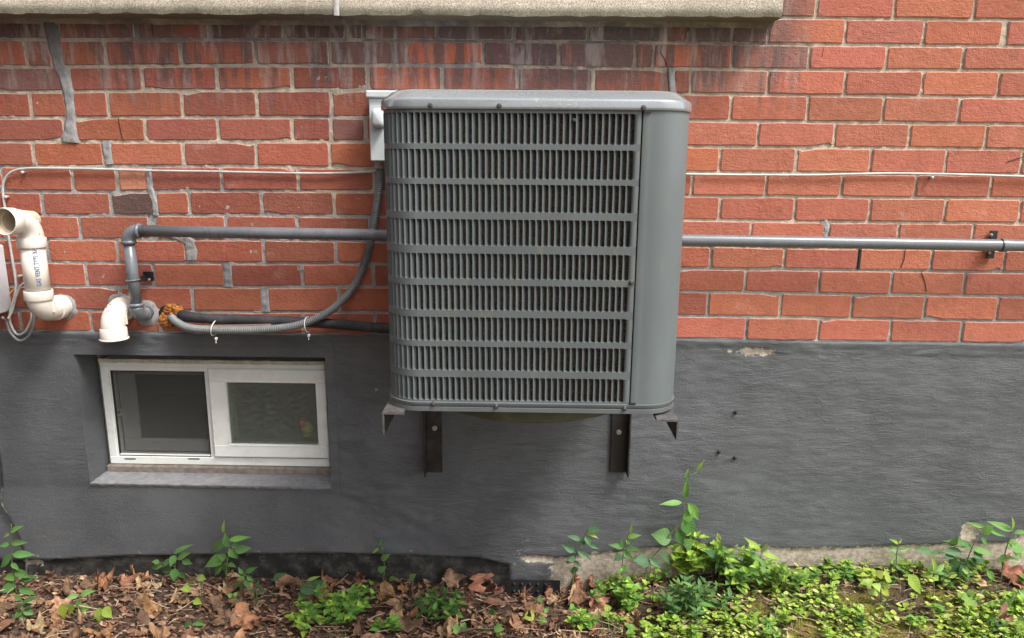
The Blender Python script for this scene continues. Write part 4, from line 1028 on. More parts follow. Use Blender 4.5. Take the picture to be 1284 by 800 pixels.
fc = thing('flexible_conduit', 'ribbed grey flexible conduit curving down from the electrical box to the wall hole', 'conduit', tuple(at(476, 210, -.045)))
path = [at(476.5, 207, -.048), at(476, 228, -.042), at(472, 258, -.032), at(467, 290, -.024), at(459, 325, -.024), at(443, 360, -.030), at(420, 385, -.042), at(395, 400, -.055), at(365, 409.5, -.06), at(320, 413.5, -.06), at(270, 413.5, -.058), at(238, 411, -.05), at(222, 404, -.035), at(214, 396, .0)]
P = smooth_path(path, 30); rr = [.0098 + (.0013 if i % 2 == 0 else 0) for i in range(len(P))]
# resample evenly so that the ribs have one pitch
L = [0]
for a, b in zip(P, P[1:]): L.append(L[-1] + (b - a).length)
N = int(L[-1] / .0026); Q = []; j = 0
for i in range(N + 1):
    s = L[-1] * i / N
    while j < len(L) - 2 and L[j + 1] < s: j += 1
    Q.append(P[j].lerp(P[j + 1], (s - L[j]) / max(1e-9, L[j + 1] - L[j])))
MB().tube(Q, [.0092 + (.0024 if i % 2 == 0 else 0) for i in range(len(Q))], 14).make('ribbed_sleeve', FLEX, fc, smooth=False)
ins = thing('insulated_pipe', 'black foam insulated refrigerant line running from the wall hole to the air conditioner', 'pipe', tuple(at(230, 400, -.03)))
P = smooth_path([at(228, 394, .004), at(232, 396.5, -.024), at(255, 399, -.036), at(300, 401, -.036), at(350, 402.5, -.036), at(400, 405, -.036), at(450, 409, -.036), at(500, 413, -.05), at(540, 416, -.1)], 10)
MB().tube(P, [.0145 + .0007 * noise.noise(p * 30) for p in P], 18).make('foam_sleeve', FOAMT, ins)
P = smooth_path([at(219, 405, .0), at(226, 408, -.026), at(245, 411, -.040), at(260, 410, -.046), at(300, 409, -.048), at(340, 408, -.048)], 8)
MB().tube(P, .0052, 12).make('liquid_line', plain('dull_copper_line', (.16, .10, .085), .55), ins)
cw_ = smooth_path([at(235, 415, -.012), at(300, 417, -.014), at(340, 418, -.015), at(385, 415, -.016), at(410, 416, -.017), at(455, 421, -.014)], 8)
tag(MB().tube(cw_, .0014, 6).make('copper_wire', COPPER), 'thin copper coloured wire under the black insulated line', 'wire')
for (px, py, dx) in ((270, 411, 0), (386, 407, -3)):
    c_ = at(px, py, -.045); mb = MB(); o = thing('zip_tie', 'white cable tie nearer the wall hole' if px < 300 else 'white cable tie where the ribbed conduit meets the black line', 'cable tie', tuple(c_), 'cable ties round the conduit and insulated line')
    ring = [Vector((c_.x + (.004 * math.sin(a)) + dx / 460 * math.sin(a), -.046 + math.cos(a) * .030, c_.z + math.sin(a) * .0215)) for a in [2 * math.pi * i / 30 for i in range(31)]]
    mb.tube(ring, .0016, 6, caps=False); mb.make('band', TIE, o)
    q = at(px + 1.5, py + 13, -.06); mb = MB(); mb.box(q.x - .0035, q.x + .0035, -.066, -.058, q.z - .004, q.z + .003, .001); mb.tube([q + Vector((0, -.004, -.003)), q + Vector((.001, -.008, -.013))], .001, 5); mb.make('tail', TIE, o, smooth=False)

def cable(pts, r, name, label, mat, cat='cable', k=8, clips=()):
    P = smooth_path(pts, k); o = thing(name, label, cat, tuple(P[0])); MB().tube(P, r, 10).make('sheath', mat, o)
    for (px, py, Y) in clips:
        c = at(px, py, Y); mb = MB(); mb.tube([(c.x, .0, c.z), (c.x, Y - .005, c.z), (c.x, Y - .0065, c.z)], [.0035, .0042, .003], 10); mb.make('clip', CABLE, o)
    return o
cy = -.009
cable([at(472, 214.5, -.02), at(455, 216, cy), at(400, 217.5, cy), at(330, 216.5, cy), at(260, 215, cy), at(190, 214, cy), at(120, 212, cy), at(60, 211, cy), at(30, 211.5, cy), at(14, 216, cy), at(5.5, 226, cy), at(3.5, 240, cy), at(6, 260, cy), at(9, 285, cy), at(13, 310, cy), at(18, 340, cy), at(20, 358, -.012), at(18, 372, -.02), at(13, 390, -.03), at(13, 405, -.035), at(21, 419, -.035), at(31, 416, -.035), at(38, 403, -.03), at(40, 392, -.02)], .0033, 'wall_cable', 'off-white cable clipped along the wall left of the air conditioner, looping at the meter box', CABLE, clips=((29, 216, cy), (8, 247, cy), (25, 346, cy)))
cable([at(3, 398, -.07), at(8, 404, -.05), at(13, 417, -.045), at(24, 427, -.045), at(36, 421, -.04), at(42, 406, -.03), at(42, 392, -.02), at(36, 380, -.012), at(34, 365, -.012)], .0038, 'grey_cable', 'grey cable loop hanging from the meter box below the cream vent pipe', plain('grey_cable', (.20, .20, .20), .5))
cable([at(30, 355, -.012), at(25, 360, -.015), at(20, 372, -.022), at(16, 388, -.03), at(10, 400, -.05)], .0032, 'short_cable', 'short pale cable curving from behind the cream vent pipe to the meter box', CABLE)
cb = cable([at(500, 214, -.02), at(620, 215.5, cy), at(740, 216.5, cy), at(840, 217.5, cy), at(870, 218.5, cy), at(960, 219.5, cy), at(1020, 219.5, cy), at(1060, 218.5, cy), at(1110, 217.5, cy), at(1168, 218, cy), at(1230, 219.5, cy), at(1300, 221.5, cy), at(1500, 224, cy)], .0031, 'wall_cable', 'off-white cable clipped along the mortar joint right of the air conditioner', CABLE, clips=((1168, 222.5, cy),))
cable([at(-6, 545, -.012), at(0, 575, -.012), at(3, 605, -.012), at(2, 630, -.012), at(9, 643, -.012), at(16, 656, -.012), at(24, 672, -.012), at(30, 690, -.012), at(33, 705, -.012), at(33, 722, -.014)], .0030, 'black_cable', 'scuffed black cable running down the foundation at the left edge', BCABLE)
# meter box at the left edge
mz0, mz1 = at(5, 398, -.10).z, at(5, 312, -.10).z; mx = at(11, 350, -.006).x
mbx = thing('meter_box', 'pale grey meter box at the left edge of the wall', 'meter box', (mx, 0, mz0))
MB().box(mx - .28, mx, -.10, -.006, mz0, mz1, .004).make('cabinet', METERM, mbx, smooth=False)
MB().box(mx - .275, mx - .008, -.104, -.1002, mz0 + .008, mz1 - .008, .0015).make('cover', METERM, mbx, smooth=False)
tag(MB().tube(smooth_path([at(18, 362, -.02), at(14, 366, -.03), at(12, 370, -.04), at(14, 375, -.05)], 5), .0016, 6).make('orange_wire', plain('orange_wire', (.55, .26, .08), .5)), 'short orange wire end beside the meter box', 'wire')
# orange foam over a black disc painted as the dark of the hole
hc = at(215, 396); o = thing('foam_plug', 'crumbly orange expanding foam round a dark hole in the brick', 'foam', tuple(hc))
def blob(c, rx, ry, rz, seed, n=20, m=12, am=.3):
    mb = MB(); ms = []
    def fn(u, v):
        a = u * 2 * math.pi; b = math.pi * v; d = Vector((math.cos(a) * math.sin(b), math.sin(a) * math.sin(b), math.cos(b)))
        k = 1 + am * noise.noise(d * 2 + Vector((seed, 0, 0))) + am * .6 * noise.noise(d * 6 + Vector((0, seed, 0)))
        return (c[0] + d.x * rx * k, c[1] + d.y * ry * k, c[2] + d.z * rz * k)
    mb.grid(n, m, fn); return mb
hole = MB()
def hf(u, v):
    a = u * 2 * math.pi; k = 1 + .22 * noise.noise(Vector((math.cos(a) * 1.6, math.sin(a) * 1.6, 4))) + .08 * noise.noise(Vector((math.cos(a) * 7, math.sin(a) * 7, 4)))
    return (hc.x + .003 + math.cos(a) * .040 * k * v, -.0018 - .0012 * (1 - v), hc.z + .002 + math.sin(a) * .036 * k * v)
hole.grid(40, 3, hf).make('hole', GASKET, o)
def foam(seed, cx_, cz_, rx, rz):
    mb = MB()
    def fn(u, v):
        a = u * 2 * math.pi; q = Vector((math.cos(a) * v, math.sin(a) * v, seed)); k = 1 + .25 * noise.noise(q * 1.7) + .12 * noise.noise(q * 6)
        h = .012 * (1 - v ** 4) * (1 + .5 * noise.noise(q * 4)) + .0065 * abs(noise.noise(q * 9)) + .003 * noise.noise(q * 19)
        return (cx_ + math.cos(a) * rx * k * v, .001 - h, cz_ + math.sin(a) * rz * k * v)
    mb.grid(44, 22, fn); return mb.make('foam_lump', FOAM, o)
c_ = at(217, 389); foam(3, c_.x, c_.z, .031, .020)
c_ = at(208, 401); foam(8, c_.x, c_.z, .020, .024)

# small fixings on the foundation
for i, (px, py) in enumerate(((922, 516), (921, 573), (901, 566), (472, 488))):
    c_ = at(px, py); b = blob((c_.x, -.006, c_.z), .006, .006, .005, i, 10, 7, .5); tag(b.make('wall_plug', DARKP if i < 3 else SILLM), ('painted-over wall plug on the foundation right of the air conditioner', 'lower painted-over screw stub on the right of the foundation', 'painted-over filler blob on the right of the foundation', 'pale chipped plug on the foundation left of the air conditioner')[i], 'wall plug')
# perforated black drain sheet at the foot of the wall
dx0, dx1, dz0, dz1 = at(646, 735, -.012).x, at(694, 735, -.012).x, -.05, at(670, 726, -.012).z
dn = thing('drainage_sheet', 'black dimpled drainage sheet showing at the foot of the wall', 'drainage sheet', (dx0, 0, dz0))
mb = MB(); mb.grid(40, 12, lambda u, v: (dx0 - .03 + (dx1 - dx0 + .05) * u, -.017 - .002 * noise.noise(Vector((u * 5, v, 0))), dz0 + (dz1 - dz0) * v + .002 * noise.noise(Vector((u * 9, 3, 0))))); mb.make('sheet', DARKP, dn)
dmb = None
for i in range(5):
    for j in range(3):
        x = dx0 - .004 + i * .0245; z = dz1 - .014 - j * .0245
        if dmb is None:
            m2 = MB(); m2.tube([(x, -.016, z), (x, -.0215, z), (x, -.0235, z)], [.0055, .0042, .002], 10); dmb = m2.make('dimple', BCABLE if 0 else DARKP, dn, org_at=(x, -.016, z)); dmb['_x'] = 0; del dmb['_x']; b0 = dmb; bx_, bz_ = x, z
        else:
            c = b0.copy(); col.objects.link(c); c.parent = dn; c.location = Vector((x, -.016, z)) - ORG[dn.name]

# ------------------------------------------------------------------ leaves and plants
def leaf_mesh(name, L, Wd, n=8, fold=.25, curl=.3, lobed=0, heart=0, mat=LEAF, crumple=0.0, seed=0):
    """leaf lying along +X from its stalk, top side +Z"""
    V, F, S, A = [], [], [], []
    rl = random.Random(seed); cols = 4 if not crumple else 6
    for i in range(n + 1):
        t = i / n
        w = math.sin(math.pi * min(1, t * (1.0 - .0) ) ** (.72 - .2 * heart)) * (1 - .25 * t) * 1.12
        if t in (0,): w = .05 + .0
        if i == n: w = .02
        if lobed: w *= .62 + .5 * abs(math.sin(t * math.pi * lobed)) 
        for j in range(cols + 1):
            s = j / cols * 2 - 1
            jag = 1 + (.10 * rl.uniform(-1, 1) if crumple and abs(s) == 1 else 0)
            x = L * t + (-L * .10 * heart * abs(s) if t < .3 else 0) - (L * .06 * abs(s) * (1 if lobed else 0)); y = s * w * Wd / 2 * jag
            z = abs(s) * fold * Wd * .5 * w - curl * L * t * t * .6
            if crumple:
                q = Vector((x / L * 2.2 + seed * 3.1, y / L * 2.2, seed)); z += crumple * L * (noise.noise(q) * .7 + .35 * noise.noise(q * 2.7)); y += crumple * L * .35 * noise.noise(q + Vector((5, 5, 5))) ; x += crumple * L * .3 * noise.noise(q + Vector((9, 1, 5)))
            V.append((x, y, z)); S.append(s); A.append(t)
    for i in range(n):
        for j in range(cols): a = i * (cols + 1) + j; F.append((a, a + cols + 1, a + cols + 2, a + 1))
    me = bpy.data.meshes.new(name); me.from_pydata(V, [], F); me.shade_smooth(); me.materials.append(mat)
    for nm, l in (('side', S), ('along', A)): a = me.attributes.new(nm, 'FLOAT', 'POINT'); a.data.foreach_set('value', np.array(l, np.float32))
    return me
UNIT = {}
def unit_leaf(ar, kind=0):
    k = (round(ar * 8), kind)
    if k not in UNIT: UNIT[k] = leaf_mesh('leaf', 1.0, k[0] / 8, 8, fold=(.22, .35, .12)[kind % 3], curl=(.22, .4, .08)[kind % 3], heart=1 if kind > 2 else 0)
    return UNIT[k]
def place_leaf(parent, base, tip, width, nrm, tint, kind=0, mesh=None, name='leaf'):
    d = tip - base; L = d.length
    me = mesh or unit_leaf(max(.25, min(1.4, width / L)), kind)
    x = d.normalized(); z = (nrm - x * nrm.dot(x)).normalized(); y = z.cross(x)
    o = bpy.data.objects.new(name, me); col.objects.link(o); o.parent = parent
    loc = base - org(parent)
    o.matrix_local = Matrix(((x.x * L, y.x * L, z.x * L, loc.x), (x.y * L, y.y * L, z.y * L, loc.y), (x.z * L, y.z * L, z.z * L, loc.z), (0, 0, 0, 1)))
    o.color = (*tint, 1); return o
G1 = (.085, .19, .055); G2 = (.14, .29, .07); G3 = (.27, .40, .07); G4 = (.07, .155, .068); YG = (.30, .36, .06)
def jt(c, r, a=.15): f = r.uniform(1 - a, 1 + a); return tuple(max(.01, x * f * r.uniform(.94, 1.06)) for x in c)
def px_plant(name, label, base, Y, stem, leaves, tint, cat='plant', spread=.018, group=None, tip_tint=G3, seed=0, kind=0):
    """plant traced in the photograph: stem and leaf ends are pixels on the plane at depth Y"""
    r = random.Random(seed + 5); b = at(*stem[0], Y); b.z = ground_z(b.x, b.y) - .004
    o = thing(name, label, cat, tuple(b), group)
    P = [b] + [at(x, y, Y + r.uniform(-.004, .004)) for x, y in stem[1:]]
    sp_ = smooth_path(P, 5); MB().tube(sp_, [.0021 - .0011 * i / len(sp_) for i in range(len(sp_))], 6).make('stem', STEM, o)
    for lf in leaves:
        x0, y0, x1, y1, w = lf[:5]; tn = lf[5] if len(lf) > 5 else tint
        dy = r.uniform(-1, 1) * spread
        p0 = at(x0, y0, Y); p1 = at(x1, y1, Y - .006 + dy)
        n = Vector((r.uniform(-.35, .35), -1.0, r.uniform(.55, 1.3)))
        place_leaf(o, p0, p1, w * 1.12 / 455, n, jt(tn, r), kind if kind else r.choice((0, 0, 1, 2)))
        # short stalk back to the stem
        q = min(sp_, key=lambda s: (s - p0).length)
        if (q - p0).length > .004: MB().tube([q, p0], .0008, 5).make('leaf_stalk', STEM, o)
    return o
px_plant('leafy_weed', 'tall leafy weed at the left edge in front of the black cable', 0, -.10, [(24, 770), (20, 738), (15, 705), (14, 680), (14, 657)],
 [(13,667,26,659,5,G2),(12,670,2,673,5,G2),(14,681,33,680,6),(12,682,-2,685,6),(16,695,43,695,8),(15,697,-3,712,14),(18,716,37,724,9),(25,728,47,722,8),(20,733,-2,742,12),(24,738,44,745,10),(18,738,8,750,8),(22,722,4,725,10,G2),(14,706,24,715,6)], G1, seed=1)
px_plant('leafy_weed', 'low weed with pointed leaves in front of the tall weed at the left edge', 0, -.22, [(32, 798), (30, 780), (28, 760)],
 [(27,752,16,746,5),(28,755,47,748,6),(27,757,20,768,8),(30,762,40,757,7,G4),(30,765,43,770,8),(28,768,14,776,7),(28,770,30,780,7),(31,777,33,786,6)], G1, seed=2)
px_plant('seedling', 'green sprout with round leaves among brown leaves near the left edge', 0, -.20, [(98, 785), (98, 765), (100, 746)],
 [(98,746,82,750,6),(101,746,117,740,8),(93,761,81,762,8),(96,760,102,753,9),(101,763,114,761,8),(99,765,101,775,9)], G2, seed=3)
px_plant('yellowing_weed', 'pale yellowing weed with wide wilting leaves on the left', 0, -.22, [(128, 796), (126, 780)],
 [(78,757,80,777,11,YG),(125,762,128,785,14,G3),(130,762,140,775,12,G3),(118,790,110,800,9,G3),(85,768,94,760,8,YG)], G3, seed=4, kind=2)
px_plant('leafy_weed', 'leafy weed with a brown twig left of the tallest weed below the window', 0, -.06, [(221, 740), (219, 715), (222, 692)],
 [(218,694,238,681,8),(219,696,213,711,9),(222,700,237,693,9),(228,702,242,708,8),(214,702,199,712,9),(216,714,201,717,7),(220,713,217,729,11),(224,717,233,726,8),(204,709,186,712,8),(200,705,190,704,6)], G1, seed=5)
px_plant('leafy_weed', 'tallest weed below the window with broad pointed leaves', 0, -.07, [(284, 740), (284, 712), (287, 690), (281, 665)],
 [(280,668,280,653,5,G3),(287,677,314,673,8,G2),(283,677,263,694,9),(285,686,282,669,9),(288,688,298,702,10),(294,690,315,687,11),(290,685,300,683,6),(282,697,256,711,13),(284,706,283,722,13),(278,708,268,722,10),(286,707,295,710,7),(283,700,273,696,9)], G1, seed=6)
px_plant('leafy_weed', 'small bushy weed just right of the tallest weed below the window', 0, -.10, [(306, 748), (306, 720)],
 [(308,718,322,711,7),(304,720,299,712,5,G2),(306,724,297,727,6),(308,727,312,737,7),(303,731,306,739,7),(310,722,318,730,6),(300,733,289,736,5)], G1, seed=7)
px_plant('seedling', 'four leaved sprout in brown leaves right of the small bushy weed', 0, -.13, [(322, 756), (322, 741)], [(322,738,324,727,5),(324,741,334,741,5),(320,741,312,740,5),(322,745,319,753,5)], G4, seed=8)
px_plant('seedling', 'little bright sprout below the tallest weed of the window side', 0, -.14, [(292, 762), (292, 748)], [(291,748,285,744,5,G2),(293,748,299,742,5,G2),(292,752,285,756,4,G2),(294,753,302,755,5,G2)], G2, seed=28)
px_plant('seedling', 'cross shaped seedling at the bottom edge under the window', 0, -.25, [(243, 803), (242, 783)], [(241,782,226,786,6),(243,781,257,783,6),(241,785,233,799,7),(244,785,248,799,8),(247,789,256,788,5)], G1, seed=9)
px_plant('climbing_seedling', 'tiny climbing seedling against the black band of the foundation', 0, -.03, [(478, 735), (482, 715), (480, 695), (477, 680)],
 [(477,684,478,677,3,G2),(475,688,467,693,4,G2),(479,685,482,691,3,G2),(478,702,489,695,7),(474,716,484,711,8),(488,727,496,724,6),(468,733,463,728,5,G3)], G2, seed=10)
px_plant('seedling', 'single round leaf sprout at the foot of the black band', 0, -.04, [(517, 735), (517, 727)], [(514,726,521,720,8)], G2, seed=11)
px_plant('leafy_weed', 'dark leaved weed left of the bare pale render strip', 0, -.05, [(717, 738), (720, 710), (724, 690), (737, 665)],
 [(737,664,754,665,8),(736,667,751,675,3,G3),(734,672,742,686,7),(728,677,711,671,7,G4),(720,692,705,682,9,G4),(724,690,743,703,9,G4),(727,682,735,680,7,G4),(738,682,752,688,6,G4),(722,700,713,701,6),(719,704,730,711,6),(720,710,719,722,10),(714,706,708,703,4)], G4, seed=12)
px_plant('leafy_weed', 'slim weed with a bright upright tip against the pale render strip', 0, -.05, [(779, 730), (781, 700), (784, 682), (792, 660)],
 [(791,668,793,657,3,G3),(787,674,803,670,7,G2),(786,676,790,683,6,G2),(781,687,765,682,8),(782,688,780,676,7),(785,688,803,688,7),(781,692,795,701,9),(779,696,770,703,10,G4),(794,698,801,707,7),(781,708,785,716,6)], G1, seed=13)
px_plant('climbing_vine', 'tall leaning vine rising in front of the foundation right of the bracket', 0, -.06, [(806, 728), (812, 708), (826, 690), (838, 673), (852, 656), (858, 640), (857, 618), (861, 598)],
 [(859,625,862,601,7,G2),(855,630,828,631,9,G2),(863,631,880,655,11,G2),(857,652,870,641,12,G2),(858,650,870,674,20),(842,676,817,669,22),(850,664,859,686,13),(858,684,869,680,14,G2),(814,704,795,702,15,G4),(815,700,831,713,10,G4),(828,692,841,708,9,G4),(861,600,863,588,4,G2),(874,592,882,577,3.5,G3),(861,672,868,662,5,YG)], G1, seed=14)
px_plant('narrow_leaved_weed', 'upright weed with narrow leaves and a yellow tip above the green mass', 0, -.06, [(902, 730), (902, 700), (904, 684), (901, 670)],
 [(902,680,900,668,5,YG),(905,687,896,706,5,G2),(903,692,904,676,5,G2),(905,693,931,698,6),(902,700,918,716,6),(900,703,897,721,5),(899,699,884,689,10,G4),(905,704,925,712,7)], G1, seed=15)
px_plant('narrow_leaved_weed', 'weed with long arching narrow leaves right of the yellow tipped weed', 0, -.07, [(946, 740), (951, 710), (955, 692)],
 [(954,690,935,674,4,G3),(956,694,981,701,6,G3),(954,700,962,716,8,G2),(950,698,934,697,9,G2),(948,708,941,718,7,G2),(955,692,963,683,4,G3),(950,720,962,733,8)], G2, seed=16)
px_plant('leafy_bush', 'bushy dark green weed against the pale strip at the right', 0, -.07, [(1204, 738), (1212, 705), (1220, 684), (1232, 662)],
 [(1233,661,1211,654,6,G2),(1231,667,1245,660,12,G2),(1240,664,1264,673,6,G2),(1230,674,1241,685,6),(1215,683,1188,676,8),(1218,686,1198,679,10),(1206,692,1180,691,9,G4),(1168,692,1148,688,10,G4),(1180,692,1164,695,5),(1220,688,1247,695,8,G2),(1221,692,1233,700,13),(1217,700,1230,712,8,G4),(1210,702,1227,717,8),(1205,705,1196,723,14,G4),(1200,700,1189,706,10),(1195,695,1184,700,8,G4),(1237,716,1250,729,8,G2),(1192,684,1201,674,8,G2),(1212,710,1203,722,12,G4),(1222,700,1238,704,9,G4)], G1, seed=17)
px_plant('leafy_weed', 'weed with a thin bright tip at the right edge above a crumpled brown leaf', 0, -.07, [(1256, 722), (1260, 695), (1266, 674), (1271, 660)],
 [(1270,664,1272,649,4,G3),(1270,665,1238,653,5,G2),(1272,668,1291,666,5,G2),(1264,684,1286,688,17,G2),(1268,682,1285,702,14,G2),(1262,697,1251,705,8,G2),(1262,699,1279,703,5,G2)], G2, seed=18)
px_plant('narrow_leaved_weed', 'small pale green sprig against the bare strip left of the dark bush', 0, -.05, [(1124, 725), (1124, 700), (1126, 680)],
 [(1126,682,1119,676,3,G3),(1127,682,1131,676,3,G3),(1125,690,1114,686,5,G2),(1126,690,1144,687,5,G2),(1124,696,1137,701,5,G2),(1124,698,1112,694,5,G2),(1126,705,1144,706,5,G3),(1123,708,1135,716,6,G2)], G2, seed=19)
px_plant('star_weed', 'star shaped weed with narrow leaves below the dark bush', 0, -.15, [(1172, 738), (1172, 718)],
 [(1173,717,1187,706,7,G2),(1172,716,1173,701,4,G3),(1174,718,1188,719,4),(1172,718,1160,708,6,G2),(1171,722,1177,728,9,G3),(1170,720,1154,722,6,G3)], G2, seed=20)
px_plant('broad_leaf', 'broad light green leaf standing alone in the soil on the right', 0, -.18, [(1152, 760), (1146, 738)], [(1139,720,1157,746,15,G3),(1131,755,1144,766,12,G3)], G3, seed=21)
px_plant('heart_leaved_weed', 'yellowish heart leaved weed in the soil right of centre', 0, -.18, [(1105, 765), (1104, 740)],
 [(1100,722,1108,716,10,YG),(1110,724,1120,729,10,YG),(1097,732,1104,742,10,G3),(1106,738,1118,748,11,YG),(1099,742,1090,745,8,G3),(1112,733,1110,740,8,G3)], YG, seed=22, kind=3)
px_plant('leafy_weed', 'low weed with toothed leaves at the bottom right corner', 0, -.20, [(1254, 790), (1252, 765)],
 [(1250,762,1240,755,9,G2),(1254,760,1272,752,10,G2),(1256,763,1270,768,9,G2),(1250,768,1240,777,13,G1),(1262,760,1275,765,7,G3),(1279,742,1290,748,9,G2)], G2, seed=23)
px_plant('seedling', 'pale leaf pair on bare soil below the dimpled drainage sheet', 0, -.20, [(668, 792), (668, 776)],
 [(670,770,656,775,12,YG),(671,776,665,785,9,G3),(674,775,686,779,10,G2),(676,781,680,777,6,G3),(683,763,688,768,7,G2),(676,748,680,757,6,G2)], G3, seed=24)
px_plant('seedling', 'round leaved seedling at the bottom edge among brown leaves', 0, -.26, [(622, 806), (622, 788)], [(620,786,631,790,10,G2),(624,800,630,793,11,G3),(620,765,614,770,8,G1),(575,792,568,785,10,G2),(580,788,583,780,8,G2)], G2, seed=25)
px_plant('seedling', 'round green leaf beside the brown twig stem under the window', 0, -.15, [(252, 745), (252, 728)], [(249,724,257,726,9,G3),(236,728,243,733,8,G3),(230,735,238,742,8,G3),(243,752,252,757,9,G3),(240,765,248,772,10,G3)], G3, seed=26)
px_plant('leafy_weed', 'low dark leaf mass beside the flat brown leaf in the middle left', 0, -.14, [(390, 750), (392, 735)], [(342,727,357,718,10,G4),(390,742,404,728,17,G4),(376,738,402,740,12,G4),(385,728,402,722,5,G3),(385,742,372,752,11,G1)], G4, seed=27)
# big lobed leaf
r_ = random.Random(3); b = at(1209, 738, -.17); t_ = at(1229, 781, -.235); b.z = ground_z(b.x, b.y) + .035; o = thing('lobed_leaf_weed', 'big toothed light green leaf lying in the soil at the right', 'plant', (b.x, b.y, ground_z(b.x, b.y)))
t_.z = ground_z(t_.x, t_.y) + .012
place_leaf(o, b, t_, .045, Vector((0, -.5, 1)), (.16, .28, .05), mesh=leaf_mesh('leaf', 1, .5, 12, .15, -.05, lobed=3)); place_leaf(o, b + Vector((.01, 0, .002)), b + Vector((.03, -.01, .012)), .02, Vector((0, -.5, 1)), (.14, .24, .05)); place_leaf(o, b + Vector((-.005, 0, .002)), b + Vector((-.022, -.015, .0)), .018, Vector((0, -.5, 1)), (.15, .25, .05))

def clump(name, label, px, py, wpx, n, tint, ll=.028, asp=.5, hgt=.05, seed=0, cat='plant', tint2=None):
    """low bushy plant: short stems with opposite leaves"""
    r = random.Random(seed + 90); c = onground(px, py); o = thing(name, label, cat, tuple(c)); rad = wpx / 2 / 500
    n = int(n * 1.7); hgt *= 1.35; ll *= 1.08; ns = max(3, n // 7); cnt = 0
    for s in range(ns):
        a = r.uniform(0, 2 * math.pi); q = math.sqrt(r.random()); bx, by = c.x + math.cos(a) * q * rad * .55, min(-.012, c.y + math.sin(a) * q * rad * .35)
        tx, ty = c.x + math.cos(a) * q * rad, min(-.02, c.y + math.sin(a) * q * rad * .6 - .004)
        gz = ground_z(bx, by); h = hgt * r.uniform(.6, 1.15) * (1.1 - .4 * q); p0, p1 = Vector((bx, by, gz - .003)), Vector((tx, ty, gz + h))
        MB().tube([p0, p0.lerp(p1, .5) + Vector((0, 0, .006)), p1], [.0014, .0011, .0008], 5).make('stem', STEM, o); a0 = r.uniform(0, 3.1)
        for k in range(3):
            f = (.45, .75, 1.0)[k]; pc_ = p0.lerp(p1, f) + Vector((0, 0, .006 * (f < 1)))
            for g in ((0, 1) if k < 2 else (0, 1, 2)):
                if cnt >= n: break
                an = a0 + k * 1.57 + g * (math.pi if k < 2 else 2.1); L_ = ll * r.uniform(.7, 1.25) * (1 if k < 2 else .7); el = r.uniform(-.1, .6) + (.3 if k == 2 else 0)
                d = Vector((math.cos(an) * math.cos(el), math.sin(an) * math.cos(el), math.sin(el)))
                tp_ = pc_ + d * L_; tp_.y = min(tp_.y, -.012)
                tn = tint2 if tint2 and r.random() < .35 else tint
                place_leaf(o, pc_, tp_, L_ * asp * r.uniform(.85, 1.15), Vector((r.uniform(-.3, .3), r.uniform(-.5, .1), 1)), jt(tn, r, .25), r.choice((0, 1, 2)) if asp < .8 else 3); cnt += 1
    return o
B1 = (.14, .30, .055); B2 = (.29, .45, .07)
clump('bushy_weed', 'bright green bushy weed at the bottom edge left of centre', 425, 778, 120, 110, B1, .027, .52, .065, 1, tint2=B2)
clump('bushy_weed', 'bright leaved part of the weed patch at the bottom left of centre', 385, 792, 70, 42, B2, .022, .6, .04, 2, tint2=B1)
clump('bushy_weed', 'dark green weed tuft among brown leaves below the left bracket', 548, 780, 78, 64, (.05, .13, .035), .028, .42, .065, 3, tint2=B1)
clump('bushy_weed', 'small weed at the bottom edge between the two bright clumps', 482, 796, 55, 26, B1, .024, .5, .035, 4)
clump('bushy_weed', 'green weed clump at the bottom edge beside a pale oak leaf', 725, 790, 50, 40, B1, .023, .6, .045, 5, tint2=B2)
clump('bushy_weed', 'dark pointed leaved clump in the middle of the green mass', 872, 775, 95, 90, (.08, .18, .055), .036, .36, .075, 6, tint2=(.12, .25, .06))
clump('bushy_weed', 'round leaved weed at the left end of the green mass', 776, 762, 80, 66, B1, .024, .75, .075, 7, tint2=B2)
clump('bushy_weed', 'light green heart leaved plant against the wall under the vine', 868, 722, 85, 95, B2, .032, .85, .10, 8, tint2=G3)
clump('bushy_weed', 'yellow green feathery weed at the foot of the slim weed', 766, 742, 42, 40, (.20, .33, .04), .012, .7, .04, 9)
clump('bushy_weed', 'mid green leafy plant under the yellow tipped weed', 925, 735, 90, 95, (.14, .27, .06), .030, .6, .085, 10, tint2=B2)
clump('bushy_weed', 'loose green weed right of the arching narrow leaves', 985, 742, 70, 60, (.16, .28, .06), .026, .6, .06, 11, tint2=G3)
clump('bushy_weed', 'small round leaved weed at the foot of the bare strip', 1050, 722, 60, 40, (.13, .25, .05), .020, .85, .04, 12, tint2=G3)
clump('bushy_weed', 'yellowish low weed beside the sprig right of centre', 1090, 735, 60, 30, G3, .022, .8, .035, 13, tint2=YG)
clump('bushy_weed', 'light weed at the bottom edge under the green mass', 830, 798, 90, 56, B2, .017, .75, .035, 14, tint2=G3)
clump('bushy_weed', 'leafy weed at the foot of the dark bush', 1195, 735, 60, 36, (.08, .17, .045), .026, .5, .04, 15, tint2=G3)
clump('bushy_weed', 'low green weed at the right edge in the corner', 1275, 765, 50, 30, B2, .024, .6, .035, 16)

